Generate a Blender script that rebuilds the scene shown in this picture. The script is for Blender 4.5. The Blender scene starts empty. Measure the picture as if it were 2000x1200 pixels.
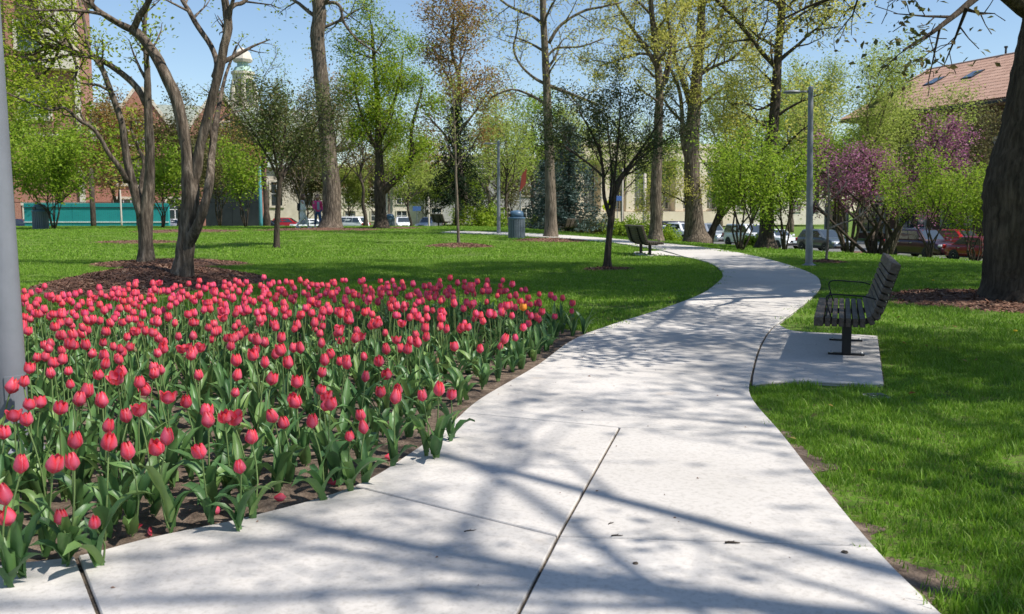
import bpy, bmesh, math, random
import numpy as np
from mathutils import Vector, Matrix, noise

C = bpy.context.scene.collection
SC = bpy.context.scene
R = math.radians

# ------------------------------------------------------------------ camera, world, sun, exposure
CAMZ = 1.28
FPX = 1800.0
PITCH = math.atan(190.0 / FPX)
cam = bpy.data.cameras.new('camera'); cam.lens = 36.0 * FPX / 2000.0; cam.sensor_width = 36.0
cam.clip_start = 0.05; cam.clip_end = 3000.0
cam.dof.use_dof = True; cam.dof.focus_distance = 6.5; cam.dof.aperture_fstop = 6.3
co = bpy.data.objects.new('camera', cam); C.objects.link(co)
co.location = (0, 0, CAMZ); co.rotation_euler = (math.pi / 2 - PITCH, 0, 0)
SC.camera = co

SUN = Vector((0.555, -0.20, 0.81)).normalized()      # towards the sun
SUN_EL = math.asin(SUN.z); SUN_AZ = math.atan2(SUN.x, SUN.y)
w = bpy.data.worlds.new('World'); SC.world = w; w.use_nodes = True
nt = w.node_tree; nt.nodes.clear()
sky = nt.nodes.new('ShaderNodeTexSky'); sky.sky_type = 'NISHITA'; sky.sun_disc = False
sky.sun_elevation = SUN_EL; sky.sun_rotation = SUN_AZ
sky.altitude = 0; sky.air_density = 1.0; sky.dust_density = 0.25; sky.ozone_density = 2.6
bg = nt.nodes.new('ShaderNodeBackground'); bg.inputs['Strength'].default_value = 0.115
wo = nt.nodes.new('ShaderNodeOutputWorld')
nt.links.new(sky.outputs[0], bg.inputs[0]); nt.links.new(bg.outputs[0], wo.inputs[0])
sl = bpy.data.lights.new('sun', 'SUN'); sl.energy = 4.9; sl.angle = R(0.55); sl.color = (1.0, 0.955, 0.89)
so = bpy.data.objects.new('sun', sl); C.objects.link(so)
so.rotation_euler = SUN.to_track_quat('Z', 'Y').to_euler()
SC.view_settings.view_transform = 'Standard'; SC.view_settings.look = 'None'
SC.view_settings.gamma = 1.0; SC.view_settings.use_curve_mapping = False
SC.view_settings.exposure = 0.42

# ------------------------------------------------------------------ helpers
rnd = random.Random(7)
nrng = np.random.default_rng(11)

def sm(t):
    t = np.clip(t, 0.0, 1.0); return t * t * (3 - 2 * t)
STP = np.array((25.2, 55.0)); STT = np.array((-0.33, 0.944)); STN = np.array((-0.944, -0.33))
def street_q(x, y):           # metres from the parked-car lane towards the park
    return (x - STP[0]) * STN[0] + (y - STP[1]) * STN[1]
def terr(x, y):               # height of the ground: a lawn with a low crest, falling to the streets
    q = street_q(x, y)
    drop = 1.5 * sm((27 - q) / 24.5)
    fall = 1.25 * sm((y - 51) / 46)
    rise = 0.30 * sm((y - 28) / 18) * (1 - sm((y - 52) / 30)) * sm((9 - x) / 12)
    z = rise - (drop + fall - drop * fall / 1.5)
    return z - 0.14 * sm((1.9 - q) / 0.5)
def tz(x, y): return float(terr(np.float64(x), np.float64(y)))
cp, sp = math.cos(PITCH), math.sin(PITCH)
def ray(u, v):
    a = (u - 1000) / FPX; b = -(v - 600) / FPX
    return Vector((a, cp + b * sp, -sp + b * cp))
def at(u, v, Y):              # the point of a sight line at distance Y
    d = ray(u, v); t = Y / d.y
    return Vector((d.x * t, Y, CAMZ + d.z * t))
def gp(u, v):                 # where a sight line meets the ground
    d = ray(u, v); y = 1.0
    while y < 400:
        t = y / d.y
        if CAMZ + d.z * t <= tz(d.x * t, y): break
        y += max(0.1, y * 0.01)
    lo, hi = y - max(0.1, y * 0.011), y
    for _ in range(24):
        m = (lo + hi) / 2; t = m / d.y
        if CAMZ + d.z * t <= tz(d.x * t, m): hi = m
        else: lo = m
    t = hi / d.y
    return Vector((d.x * t, hi, tz(d.x * t, hi)))

def tag(o, label=None, cat=None, group=None, kind=None):
    if label: o['label'] = label
    if cat: o['category'] = cat
    if group: o['group'] = group
    if kind: o['kind'] = kind
    return o
def empty(name, loc, rz=0.0, label=None, cat=None, group=None):
    o = bpy.data.objects.new(name, None); C.objects.link(o)
    o.empty_display_size = 0.2
    o.location = loc; o.rotation_euler = (0, 0, rz)
    return tag(o, label, cat, group)
def link(name, me, parent=None, loc=None, rot=None, scale=None):
    o = bpy.data.objects.new(name, me); C.objects.link(o)
    if parent: o.parent = parent
    if loc is not None: o.location = loc
    if rot is not None: o.rotation_euler = rot
    if scale is not None: o.scale = scale
    return o
def copy_tree(o, parent=None):
    c = o.copy(); C.objects.link(c); c.parent = parent
    for ch in o.children: copy_tree(ch, c)
    return c

class MB:
    """collects shapes and links them as one mesh object"""
    def __init__(s): s.v = []; s.f = []; s.m = []; s.mi = 0
    def add(s, vs, fs):
        b = len(s.v); s.v.extend([tuple(p) for p in vs])
        for f in fs: s.f.append(tuple(b + i for i in f)); s.m.append(s.mi)
        return s
    def box(s, c, size, M=None):
        x, y, z = size[0] / 2, size[1] / 2, size[2] / 2; c = Vector(c)
        vs = [Vector((i * x, j * y, k * z)) for k in (-1, 1) for j in (-1, 1) for i in (-1, 1)]
        vs = [(c + (M @ p if M else p)) for p in vs]
        return s.add(vs, [(0, 2, 3, 1), (4, 5, 7, 6), (0, 1, 5, 4), (2, 6, 7, 3), (0, 4, 6, 2), (1, 3, 7, 5)])
    def bbox(s, c, size, bev, M=None):           # box with its edges cut
        x, y, z = size[0] / 2, size[1] / 2, size[2] / 2; c = Vector(c); b = bev
        bm = bmesh.new(); bmesh.ops.create_cube(bm, size=1.0)
        for q in bm.verts: q.co = Vector((q.co.x * size[0], q.co.y * size[1], q.co.z * size[2]))
        bmesh.ops.bevel(bm, geom=list(bm.edges), offset=b, segments=1, affect='EDGES')
        bm.verts.index_update()
        vs = [(c + (M @ q.co if M else q.co)) for q in bm.verts]
        fs = [tuple(q.index for q in f.verts) for f in bm.faces]; bm.free()
        return s.add(vs, fs)
    def tube(s, pts, rad, n=8, cap=True, jit=0.0, rg=None):
        pts = [Vector(p) for p in pts]
        if not hasattr(rad, '__len__'): rad = [rad] * len(pts)
        b = len(s.v); ref = None; k = len(pts)
        for i, p in enumerate(pts):
            d = (pts[min(i + 1, k - 1)] - pts[max(i - 1, 0)])
            d = d.normalized() if d.length > 1e-9 else Vector((0, 0, 1))
            if ref is None:
                ref = Vector((1, 0, 0)) if abs(d.x) < 0.8 else Vector((0, 1, 0))
            ref = (ref - d * ref.dot(d)); ref = ref.normalized() if ref.length > 1e-6 else d.orthogonal().normalized()
            o = d.cross(ref)
            for j in range(n):
                a = 2 * math.pi * j / n; r = rad[i]
                if jit and rg: r *= 1 + rg.uniform(-jit, jit)
                s.v.append(tuple(p + (ref * math.cos(a) + o * math.sin(a)) * r))
        for i in range(k - 1):
            for j in range(n):
                j2 = (j + 1) % n
                s.f.append((b + i * n + j, b + i * n + j2, b + (i + 1) * n + j2, b + (i + 1) * n + j)); s.m.append(s.mi)
        if cap and n > 2:
            s.f.append(tuple(b + j for j in reversed(range(n)))); s.m.append(s.mi)
            s.f.append(tuple(b + (k - 1) * n + j for j in range(n))); s.m.append(s.mi)
        return s
    def lathe(s, prof, n=24, c=(0, 0, 0), sx=1, sy=1):
        b = len(s.v); c = Vector(c); k = len(prof)
        for r, z in prof:
            for j in range(n):
                a = 2 * math.pi * j / n
                s.v.append((c.x + r * sx * math.cos(a), c.y + r * sy * math.sin(a), c.z + z))
        for i in range(k - 1):
            for j in range(n):
                j2 = (j + 1) % n
                s.f.append((b + i * n + j, b + i * n + j2, b + (i + 1) * n + j2, b + (i + 1) * n + j)); s.m.append(s.mi)
        s.f.append(tuple(b + j for j in reversed(range(n)))); s.m.append(s.mi)
        s.f.append(tuple(b + (k - 1) * n + j for j in range(n))); s.m.append(s.mi)
        return s
    def prism(s, poly, y0, y1, ax='y'):          # poly in two axes, extruded along the third
        n = len(poly); vs = []
        for t in (y0, y1):
            for a, b in poly:
                vs.append((a, t, b) if ax == 'y' else (t, a, b) if ax == 'x' else (a, b, t))
        fs = [tuple(range(n)), tuple(range(2 * n - 1, n - 1, -1))]
        fs += [(i, i + n, (i + 1) % n + n, (i + 1) % n) for i in range(n)]
        return s.add(vs, fs)
    def mesh(s, name, mats, smooth=False):
        me = bpy.data.meshes.new(name); me.from_pydata(s.v, [], s.f)
        for m in (mats if isinstance(mats, (list, tuple)) else [mats]): me.materials.append(m)
        if isinstance(mats, (list, tuple)) and len(mats) > 1: me.polygons.foreach_set('material_index', s.m)
        if smooth: me.polygons.foreach_set('use_smooth', [True] * len(me.polygons))
        bm = bmesh.new(); bm.from_mesh(me); bmesh.ops.recalc_face_normals(bm, faces=bm.faces); bm.to_mesh(me); bm.free()
        me.update(); return me
    def build(s, name, mats, parent=None, smooth=False, **kw):
        return link(name, s.mesh(name, mats, smooth), parent, **kw)

def np_mesh(name, V, F, mat, smooth=False):      # V (n,3), F (m,k) arrays
    me = bpy.data.meshes.new(name); m, k = F.shape
    me.vertices.add(len(V)); me.vertices.foreach_set('co', np.ascontiguousarray(V, dtype=np.float32).ravel())
    me.loops.add(m * k); me.loops.foreach_set('vertex_index', np.ascontiguousarray(F, dtype=np.int32).ravel())
    me.polygons.add(m); me.polygons.foreach_set('loop_start', np.arange(0, m * k, k, dtype=np.int32))
    try: me.polygons.foreach_set('loop_total', np.full(m, k, dtype=np.int32))
    except Exception: pass
    if smooth: me.polygons.foreach_set('use_smooth', np.ones(m, dtype=bool))
    for q in (mat if isinstance(mat, (list, tuple)) else [mat]): me.materials.append(q)
    me.update(calc_edges=True); me.validate(); return me

def inside(px, py, poly):
    poly = np.asarray(poly); c = np.zeros(len(px), bool); n = len(poly); j = n - 1
    for i in range(n):
        xi, yi = poly[i]; xj, yj = poly[j]
        if yi != yj:
            m = ((yi > py) != (yj > py)) & (px < (xj - xi) * (py - yi) / (yj - yi) + xi); c ^= m
        j = i
    return c
def catmull(P, n=8):
    P = [Vector(p) for p in P]; out = []
    for i in range(len(P) - 1):
        a, b, c, d = P[max(i - 1, 0)], P[i], P[i + 1], P[min(i + 2, len(P) - 1)]
        for k in range(n):
            t = k / n
            out.append(0.5 * ((2 * b) + (c - a) * t + (2 * a - 5 * b + 4 * c - d) * t * t + (3 * b - a - 3 * c + d) * t ** 3))
    out.append(P[-1]); return out

# ------------------------------------------------------------------ materials
def new_mat(name):
    m = bpy.data.materials.new(name); m.use_nodes = True; t = m.node_tree
    return m, t, t.nodes['Principled BSDF']
def nd(t, kind, **kw):
    n = t.nodes.new(kind)
    for k, v in kw.items():
        if k in n.inputs: n.inputs[k].default_value = v
        else: setattr(n, k, v)
    return n
def ramp(t, src, stops):
    r = t.nodes.new('ShaderNodeValToRGB'); e = r.color_ramp.elements
    while len(e) < len(stops): e.new(0.5)
    for i, (p, c) in enumerate(stops): e[i].position = p; e[i].color = (*c, 1)
    t.links.new(src, r.inputs[0]); return r
def noisy(name, stops, scale=5.0, rough=0.8, bump=0.0, bscale=None, detail=6.0, coord='Object', stretch=(1, 1, 1), spec=0.3, metallic=0.0, bdist=0.02):
    m, t, p = new_mat(name); tc = nd(t, 'ShaderNodeTexCoord'); mp = nd(t, 'ShaderNodeMapping'); mp.inputs['Scale'].default_value = stretch
    t.links.new(tc.outputs[coord], mp.inputs[0])
    n = nd(t, 'ShaderNodeTexNoise', Scale=scale, Detail=detail, Roughness=0.6); t.links.new(mp.outputs[0], n.inputs['Vector'])
    r = ramp(t, n.outputs[0], stops); t.links.new(r.outputs[0], p.inputs['Base Color'])
    p.inputs['Roughness'].default_value = rough; p.inputs['Specular IOR Level'].default_value = spec; p.inputs['Metallic'].default_value = metallic
    if bump:
        n2 = nd(t, 'ShaderNodeTexNoise', Scale=bscale or scale * 3, Detail=5.0); t.links.new(mp.outputs[0], n2.inputs['Vector'])
        b = nd(t, 'ShaderNodeBump', Strength=bump, Distance=bdist); t.links.new(n2.outputs[0], b.inputs['Height']); t.links.new(b.outputs[0], p.inputs['Normal'])
    return m
def plain(name, col, rough=0.6, metallic=0.0, spec=0.4, coat=0.0):
    d = tuple(c * 0.88 for c in col); l = tuple(min(1, c * 1.1) for c in col)
    m = noisy(name, [(0.35, d), (0.65, l)], 9.0, rough, spec=spec, metallic=metallic)
    if coat: m.node_tree.nodes['Principled BSDF'].inputs['Coat Weight'].default_value = coat
    return m
def leafy(name, cols, trans=0.35, rough=0.55, spec=0.25):
    """leaf material: colour differs from leaf to leaf"""
    m, t, p = new_mat(name); g = nd(t, 'ShaderNodeNewGeometry')
    n = len(cols); r = ramp(t, g.outputs['Random Per Island'], [(i / max(1, n - 1), c) for i, c in enumerate(cols)])
    t.links.new(r.outputs[0], p.inputs['Base Color']); p.inputs['Roughness'].default_value = rough; p.inputs['Specular IOR Level'].default_value = spec
    tr = nd(t, 'ShaderNodeBsdfTranslucent'); br = nd(t, 'ShaderNodeBrightContrast'); t.links.new(r.outputs[0], tr.inputs[0])
    mx = nd(t, 'ShaderNodeMixShader'); mx.inputs[0].default_value = trans
    t.links.new(p.outputs[0], mx.inputs[1]); t.links.new(tr.outputs[0], mx.inputs[2]); t.links.new(mx.outputs[0], t.nodes['Material Output'].inputs[0])
    t.nodes.remove(br); return m

M = {}
def concrete(name, a, b, c):
    m, t, p = new_mat(name); tc = nd(t, 'ShaderNodeTexCoord'); P = tc.outputs['Object']
    n1 = nd(t, 'ShaderNodeTexNoise', Scale=0.9, Detail=5.0); n2 = nd(t, 'ShaderNodeTexNoise', Scale=38.0, Detail=6.0, Roughness=0.7)
    n3 = nd(t, 'ShaderNodeTexNoise', Scale=260.0, Detail=2.0); n4 = nd(t, 'ShaderNodeTexNoise', Scale=2.3, Detail=3.0)
    for n in (n1, n2, n3, n4): t.links.new(P, n.inputs['Vector'])
    r1 = ramp(t, n1.outputs[0], [(0.3, a), (0.55, b), (0.75, c)])
    r2 = ramp(t, n2.outputs[0], [(0.30, (0.72, 0.71, 0.69)), (0.52, (1, 1, 1))])
    mx = nd(t, 'ShaderNodeMix', data_type='RGBA', blend_type='MULTIPLY'); mx.inputs[0].default_value = 0.8
    t.links.new(r1.outputs[0], mx.inputs[6]); t.links.new(r2.outputs[0], mx.inputs[7])
    r3 = ramp(t, n3.outputs[0], [(0.26, (0.45, 0.43, 0.40)), (0.36, (1, 1, 1))])
    mx2 = nd(t, 'ShaderNodeMix', data_type='RGBA', blend_type='MULTIPLY'); mx2.inputs[0].default_value = 0.6
    t.links.new(mx.outputs[2], mx2.inputs[6]); t.links.new(r3.outputs[0], mx2.inputs[7])
    r4 = ramp(t, n4.outputs[0], [(0.66, (1, 1, 1)), (0.80, (0.93, 0.84, 0.74))])
    mx3 = nd(t, 'ShaderNodeMix', data_type='RGBA', blend_type='MULTIPLY'); mx3.inputs[0].default_value = 0.7
    t.links.new(mx2.outputs[2], mx3.inputs[6]); t.links.new(r4.outputs[0], mx3.inputs[7])
    oi = nd(t, 'ShaderNodeObjectInfo'); n5 = nd(t, 'ShaderNodeTexNoise', Scale=0.55, Detail=8.0, Roughness=0.7); t.links.new(P, n5.inputs['Vector']); sm_ = nd(t, 'ShaderNodeMath', operation='ADD'); t.links.new(oi.outputs['Random'], sm_.inputs[0]); t.links.new(n5.outputs[0], sm_.inputs[1])
    mr = nd(t, 'ShaderNodeMapRange'); mr.inputs[1].default_value = 0.3; mr.inputs[2].default_value = 1.6; mr.inputs[3].default_value = 0.86; mr.inputs[4].default_value = 1.02; t.links.new(sm_.outputs[0], mr.inputs[0])
    hv = nd(t, 'ShaderNodeHueSaturation'); t.links.new(mr.outputs[0], hv.inputs['Value']); t.links.new(mx3.outputs[2], hv.inputs['Color']); t.links.new(hv.outputs[0], p.inputs['Base Color']); p.inputs['Roughness'].default_value = 0.85; p.inputs['Specular IOR Level'].default_value = 0.2
    wv = nd(t, 'ShaderNodeTexWave', Scale=9.0, Distortion=2.0, Detail=2.0); wv.bands_direction = 'Y'; t.links.new(P, wv.inputs['Vector'])
    ad = nd(t, 'ShaderNodeMath', operation='MULTIPLY_ADD'); ad.inputs[1].default_value = 0.25
    t.links.new(wv.outputs[1], ad.inputs[0]); t.links.new(n3.outputs[0], ad.inputs[2])
    bp = nd(t, 'ShaderNodeBump', Strength=0.12, Distance=0.003); t.links.new(ad.outputs[0], bp.inputs['Height']); t.links.new(bp.outputs[0], p.inputs['Normal'])
    return m
M['concrete'] = concrete('concrete', (0.525, 0.49, 0.445), (0.59, 0.553, 0.507), (0.635, 0.598, 0.552))
M['concrete_grey'] = concrete('concrete_grey', (0.36, 0.35, 0.33), (0.42, 0.41, 0.39), (0.46, 0.45, 0.43))
M['lawn_soil'] = noisy('lawn_soil', [(0.3, (0.06, 0.125, 0.014)), (0.5, (0.10, 0.195, 0.02)), (0.7, (0.14, 0.25, 0.03))], 1.3, 0.95, 0.5, 30, bdist=0.03)
def lawn_mat():
    m, t, p = new_mat('lawn_ground'); tc = nd(t, 'ShaderNodeTexCoord'); n1 = nd(t, 'ShaderNodeTexNoise', Scale=1.3, Detail=5.0); n2 = nd(t, 'ShaderNodeTexNoise', Scale=22.0, Detail=6.0, Roughness=0.7)
    for n in (n1, n2): t.links.new(tc.outputs['Object'], n.inputs['Vector'])
    r1 = ramp(t, n1.outputs[0], [(0.3, (0.06, 0.125, 0.014)), (0.5, (0.10, 0.195, 0.02)), (0.7, (0.14, 0.25, 0.03))]); r2 = ramp(t, n2.outputs[0], [(0.36, (0, 0, 0)), (0.54, (1, 1, 1))]); r3 = ramp(t, n2.outputs[0], [(0.3, (0.07, 0.05, 0.03)), (0.7, (0.24, 0.19, 0.11))])
    mx = nd(t, 'ShaderNodeMix', data_type='RGBA'); t.links.new(r2.outputs[0], mx.inputs[0]); t.links.new(r1.outputs[0], mx.inputs[7]); t.links.new(r3.outputs[0], mx.inputs[6]); t.links.new(mx.outputs[2], p.inputs['Base Color'])
    p.inputs['Roughness'].default_value = 0.95; p.inputs['Specular IOR Level'].default_value = 0.1
    b = nd(t, 'ShaderNodeBump', Strength=0.8, Distance=0.03); t.links.new(n2.outputs[0], b.inputs['Height']); t.links.new(b.outputs[0], p.inputs['Normal']); return m
M['lawn_soil'] = lawn_mat()
M['soil'] = noisy('soil', [(0.3, (0.07, 0.048, 0.034)), (0.5, (0.15, 0.108, 0.078)), (0.72, (0.27, 0.205, 0.15))], 14, 0.95, 0.9, 60, bdist=0.02, detail=9)
M['joint_dirt'] = noisy('joint_dirt', [(0.35, (0.05, 0.04, 0.032)), (0.6, (0.16, 0.125, 0.09)), (0.75, (0.30, 0.27, 0.10))], 40, 0.95, 0.8, 120)
M['mulch'] = noisy('mulch', [(0.3, (0.07, 0.034, 0.021)), (0.5, (0.16, 0.082, 0.053)), (0.7, (0.26, 0.145, 0.098))], 30, 0.95, 1.0, 45, stretch=(1, 0.5, 1), bdist=0.05)
M['asphalt'] = noisy('asphalt', [(0.3, (0.13, 0.128, 0.125)), (0.7, (0.20, 0.197, 0.19))], 3, 0.9, 0.3, 200)
M['chips'] = leafy('mulch_chips', [(0.075, 0.036, 0.022), (0.19, 0.098, 0.063), (0.14, 0.07, 0.044), (0.34, 0.22, 0.15)], 0.0, 0.95)
M['grass'] = leafy('grass_blades', [(0.12, 0.25, 0.018), (0.18, 0.335, 0.025), (0.24, 0.40, 0.04), (0.145, 0.285, 0.02), (0.33, 0.42, 0.10)], 0.35, 0.5)

# ------------------------------------------------------------------ ground
def axis(a, b, near, step, growth):
    out = [near]; s = step
    while out[-1] < b: out.append(out[-1] + s); s *= growth if out[-1] > near + 45 else 1.0
    lo = [near]; s = step
    while lo[-1] > a: lo.append(lo[-1] - s); s *= growth if lo[-1] < near - 45 else 1.0
    return np.array(lo[::-1][:-1] + out)
gx = axis(-900, 900, 0, 0.8, 1.15); gy = axis(-60, 1500, 40, 0.8, 1.12)
X, Y = np.meshgrid(gx, gy); Z = terr(X, Y)
nx, ny = len(gx), len(gy); I = np.arange(nx * ny).reshape(ny, nx)
F = np.stack([I[:-1, :-1], I[:-1, 1:], I[1:, 1:], I[1:, :-1]], -1).reshape(-1, 4)
tag(link('lawn', np_mesh('lawn', np.stack([X, Y, Z], -1).reshape(-1, 3), F, M['lawn_soil'], True)), 'wide mown park lawn dappled with tree shade', 'lawn', kind='structure')

# ------------------------------------------------------------------ path of concrete slabs
def g3(p, dz=0.0): return Vector((p.x, p.y, tz(p.x, p.y) + dz))
Lpx = [(-320, 1192), (-100, 1142), (0, 1118), (150, 1100), (300, 1062), (500, 1018), (690, 961), (800, 895), (880, 835), (940, 785), (1045, 722), (1120, 668), (1200, 637), (1300, 605), (1370, 577), (1403, 553), (1411, 540), (1403, 526), (1378, 513), (1335, 503), (1288, 490), (1200, 476), (1100, 467), (1000, 461), (930, 457.5), (860, 455)]
Rpx = [(2300, 1650), (1825, 1200), (1710, 1082), (1600, 948), (1530, 858), (1480, 800), (1465, 772), (1468, 743), (1482, 690), (1502, 653), (1524, 634), (1565, 603), (1598, 573), (1603, 556), (1591, 540), (1550, 523), (1500, 508.5), (1440, 495), (1380, 485.5), (1310, 478), (1200, 468), (1100, 460.5), (1000, 455.5), (930, 453.5), (860, 452)]
LG = catmull([gp(*p) for p in Lpx], 10); RG = catmull([gp(*p) for p in Rpx], 10)
def near_i(G, p): return min(range(len(G)), key=lambda i: (G[i].xy - p.xy).length)
def inset(poly, d):
    n = len(poly); P = [Vector((p.x, p.y)) for p in poly]
    area = sum(P[i].x * P[(i + 1) % n].y - P[(i + 1) % n].x * P[i].y for i in range(n))
    s = 1 if area > 0 else -1; out = []
    for i in range(n):
        a, b, c = P[i - 1], P[i], P[(i + 1) % n]
        e1 = (b - a).normalized(); e2 = (c - b).normalized()
        n1 = Vector((-e1.y, e1.x)) * s; n2 = Vector((-e2.y, e2.x)) * s
        m = n1 + n2; L = m.length
        if L < 0.3: out.append(b + n1 * d); continue
        m /= L; out.append(b + m * min(d / max(0.35, m.dot(n1)), 3 * d))
    return out
def clean(poly, eps=0.02):
    out = []
    for p in poly:
        if not out or (p.xy - out[-1].xy).length > eps: out.append(p)
    if (out[0].xy - out[-1].xy).length < eps: out.pop()
    return out
SLAB_TOP = 0.03
PATH_POLYS = []
path_root = None
def slab(poly, gap=0.007, tilt=0.0, mat=None):
    poly = clean(poly); PATH_POLYS.append([(p.x, p.y) for p in poly])
    q = inset(poly, gap); q2 = inset([Vector((p.x, p.y, 0)) for p in q], min(0.004, gap)); n = len(q)
    V = [(p.x, p.y, tz(p.x, p.y) + SLAB_TOP + tilt) for p in q2] + [(p.x, p.y, tz(p.x, p.y) + SLAB_TOP + tilt - 0.005) for p in q] + [(p.x, p.y, tz(p.x, p.y) - 0.09) for p in q]
    ar = sum(q[i].x * q[(i + 1) % n].y - q[(i + 1) % n].x * q[i].y for i in range(n)); rv = (lambda f: f) if ar > 0 else (lambda f: tuple(reversed(f)))
    Fs = [rv(tuple(range(n)))]
    for k in (0, n): Fs += [rv((k + n + i, k + n + (i + 1) % n, k + (i + 1) % n, k + i)) for i in range(n)]
    me = bpy.data.meshes.new('slab'); me.from_pydata(V, [], Fs); me.update(); me.materials.append(mat or M['concrete'])
    return link('slab', me, path_root)
# filler in the joints, one sheet under all slabs
path_root = empty('footpath', (0, 0, 0)); tag(path_root, 'pale concrete footpath curving through the lawn', 'footpath', kind='structure')
J = lambda u, v: gp(u, v)
back = lambda p, q, y: p + (p - q) * ((y - p.y) / (p.y - q.y))
ja, jb = J(150, 1101), J(209, 1255); jc = Vector((-1.0, -2.0, 0))
la, lb = J(1090, 1062), J(992, 1255); lc = Vector((0.1, -2.0, 0))
r0 = RG[0]; rb = Vector((3.2, -2.0, 0))
i150 = near_i(LG, ja); i690 = near_i(LG, J(690, 961)); i2 = near_i(LG, J(905, 818)); i3 = near_i(LG, J(1045, 722)); i4 = near_i(LG, J(1190, 641))
k1 = near_i(RG, J(1710, 1082)); k2 = near_i(RG, J(1530, 858)); k3 = near_i(RG, J(1468, 743)); k4 = near_i(RG, J(1520, 638)); kc = near_i(RG, J(1466, 770))
slab(LG[:i150 + 1] + [jb, jc, Vector((-7, -2.0, 0)), Vector((-7, LG[0].y, 0))], 0.008)
slab(LG[i150:i690 + 1] + [la, lb, lc, jc, jb], 0.0065)
slab([la] + RG[k1::-1] + [rb, lc, lb], 0.0065, 0.001)
mid2 = J(1210, 845)
slab(LG[i690:i2 + 1] + [mid2, la], 0.006)
slab([mid2, RG[k2]] + RG[k2 - 1:k1 - 1:-1] + [la], 0.0065, 0.001)
slab(LG[i2:i3 + 1] + RG[k3:k2 - 1:-1] + [mid2], 0.006, 0.001)
slab(LG[i3:i4 + 1] + RG[k4:k3 - 1:-1], 0.007)
cuts = [((1190, 641), (1520, 638)), ((1300, 605), (1585, 584)), ((1385, 568), (1603, 556)), ((1411, 540), (1588, 538)), ((1400, 523), (1545, 521)), ((1375, 512), (1497, 508)), ((1332, 502), (1440, 495)), ((1285, 489), (1370, 484.5)), ((1200, 476), (1270, 474)), ((1100, 467), (1150, 464)), ((1000, 461), (1040, 457.7)), ((930, 457.5), (960, 454.4)), ((862, 455), (880, 452.6))]
prev = None
for l, r in cuts:
    cur = (near_i(LG, J(*l)), near_i(RG, J(*r)))
    if prev and cur[0] > prev[0] and cur[1] > prev[1]:
        slab(LG[prev[0]:cur[0] + 1] + RG[cur[1]:prev[1] - 1:-1], 0.006, rnd.uniform(0, 0.002))
    prev = cur
# bench pad on the right
low = catmull([J(1467, 757), J(1474, 759), J(1492, 756), J(1560, 752), J(1640, 755), J(1728, 758)], 5)
up = catmull([J(1715, 662), J(1660, 658), J(1600, 655), J(1555, 652), J(1534, 646), J(1522, 637)], 5)
slab(low + up + RG[k4:k3 - 1:-1], 0.009)
# small pad under the bench on the left
slab([J(1330, 502.3), J(1300, 500), J(1266, 501.5), J(1236, 498), J(1238, 494), J(1262, 492.5), J(1290, 491.5)], 0.006, -0.004)
mb = MB()
for P in PATH_POLYS:
    mb.add([(x, y, tz(x, y) + 0.016) for x, y in P], [tuple(range(len(P)))])
tag(mb.build('joint_filler', M['joint_dirt'], path_root), 'brown grit and moss in the slab joints')

# ------------------------------------------------------------------ tulip bed soil
def arr(G): return [(p.x, p.y) for p in G]
bed_back = [J(u, v) for u, v in ((1150, 653), (1090, 645), (1000, 637), (800, 630), (500, 630), (260, 640), (170, 654), (40, 656), (-250, 666))]
bed_edge = LG[:near_i(LG, J(1140, 660)) + 1]
BED = arr(bed_edge) + arr(bed_back) + [(-7.2, bed_back[-1].y), (-7.2, bed_edge[0].y)]
def blob_sheet(name, poly, step, zf, mat, grow=0.0):
    P = np.array(poly); lo = P.min(0) - step * 2; hi = P.max(0) + step * 2
    xs = np.arange(lo[0], hi[0], step); ys = np.arange(lo[1], hi[1], step)
    XX, YY = np.meshgrid(xs, ys); n1, n2 = len(xs), len(ys)
    ok = inside(XX.ravel(), YY.ravel(), poly).reshape(n2, n1)
    for _ in range(int(grow)):
        o2 = ok.copy(); o2[1:] |= ok[:-1]; o2[:-1] |= ok[1:]; o2[:, 1:] |= ok[:, :-1]; o2[:, :-1] |= ok[:, 1:]; ok = o2
    II = np.arange(n1 * n2).reshape(n2, n1)
    cell = ok[:-1, :-1] & ok[1:, :-1] & ok[:-1, 1:] & ok[1:, 1:]
    FF = np.stack([II[:-1, :-1], II[:-1, 1:], II[1:, 1:], II[1:, :-1]], -1)[cell]
    used = np.unique(FF); mp = -np.ones(n1 * n2, int); mp[used] = np.arange(len(used))
    V = np.stack([XX.ravel()[used], YY.ravel()[used]], -1)
    zz = np.array([zf(x, y) for x, y in V])
    return link(name, np_mesh(name, np.column_stack([V, zz]), mp[FF], mat, True))
def bed_z(x, y):
    return 0.004 + 0.016 * (noise.noise((x * 5, y * 5, 0)) + 1) * 0.5 + 0.010 * (noise.noise((x * 17, y * 17, 3)) + 1) * 0.5
tag(blob_sheet('flower_bed', BED, 0.055, bed_z, M['soil'], 2), 'bare brown soil of the tulip bed beside the footpath', 'flower bed', kind='structure')

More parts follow.
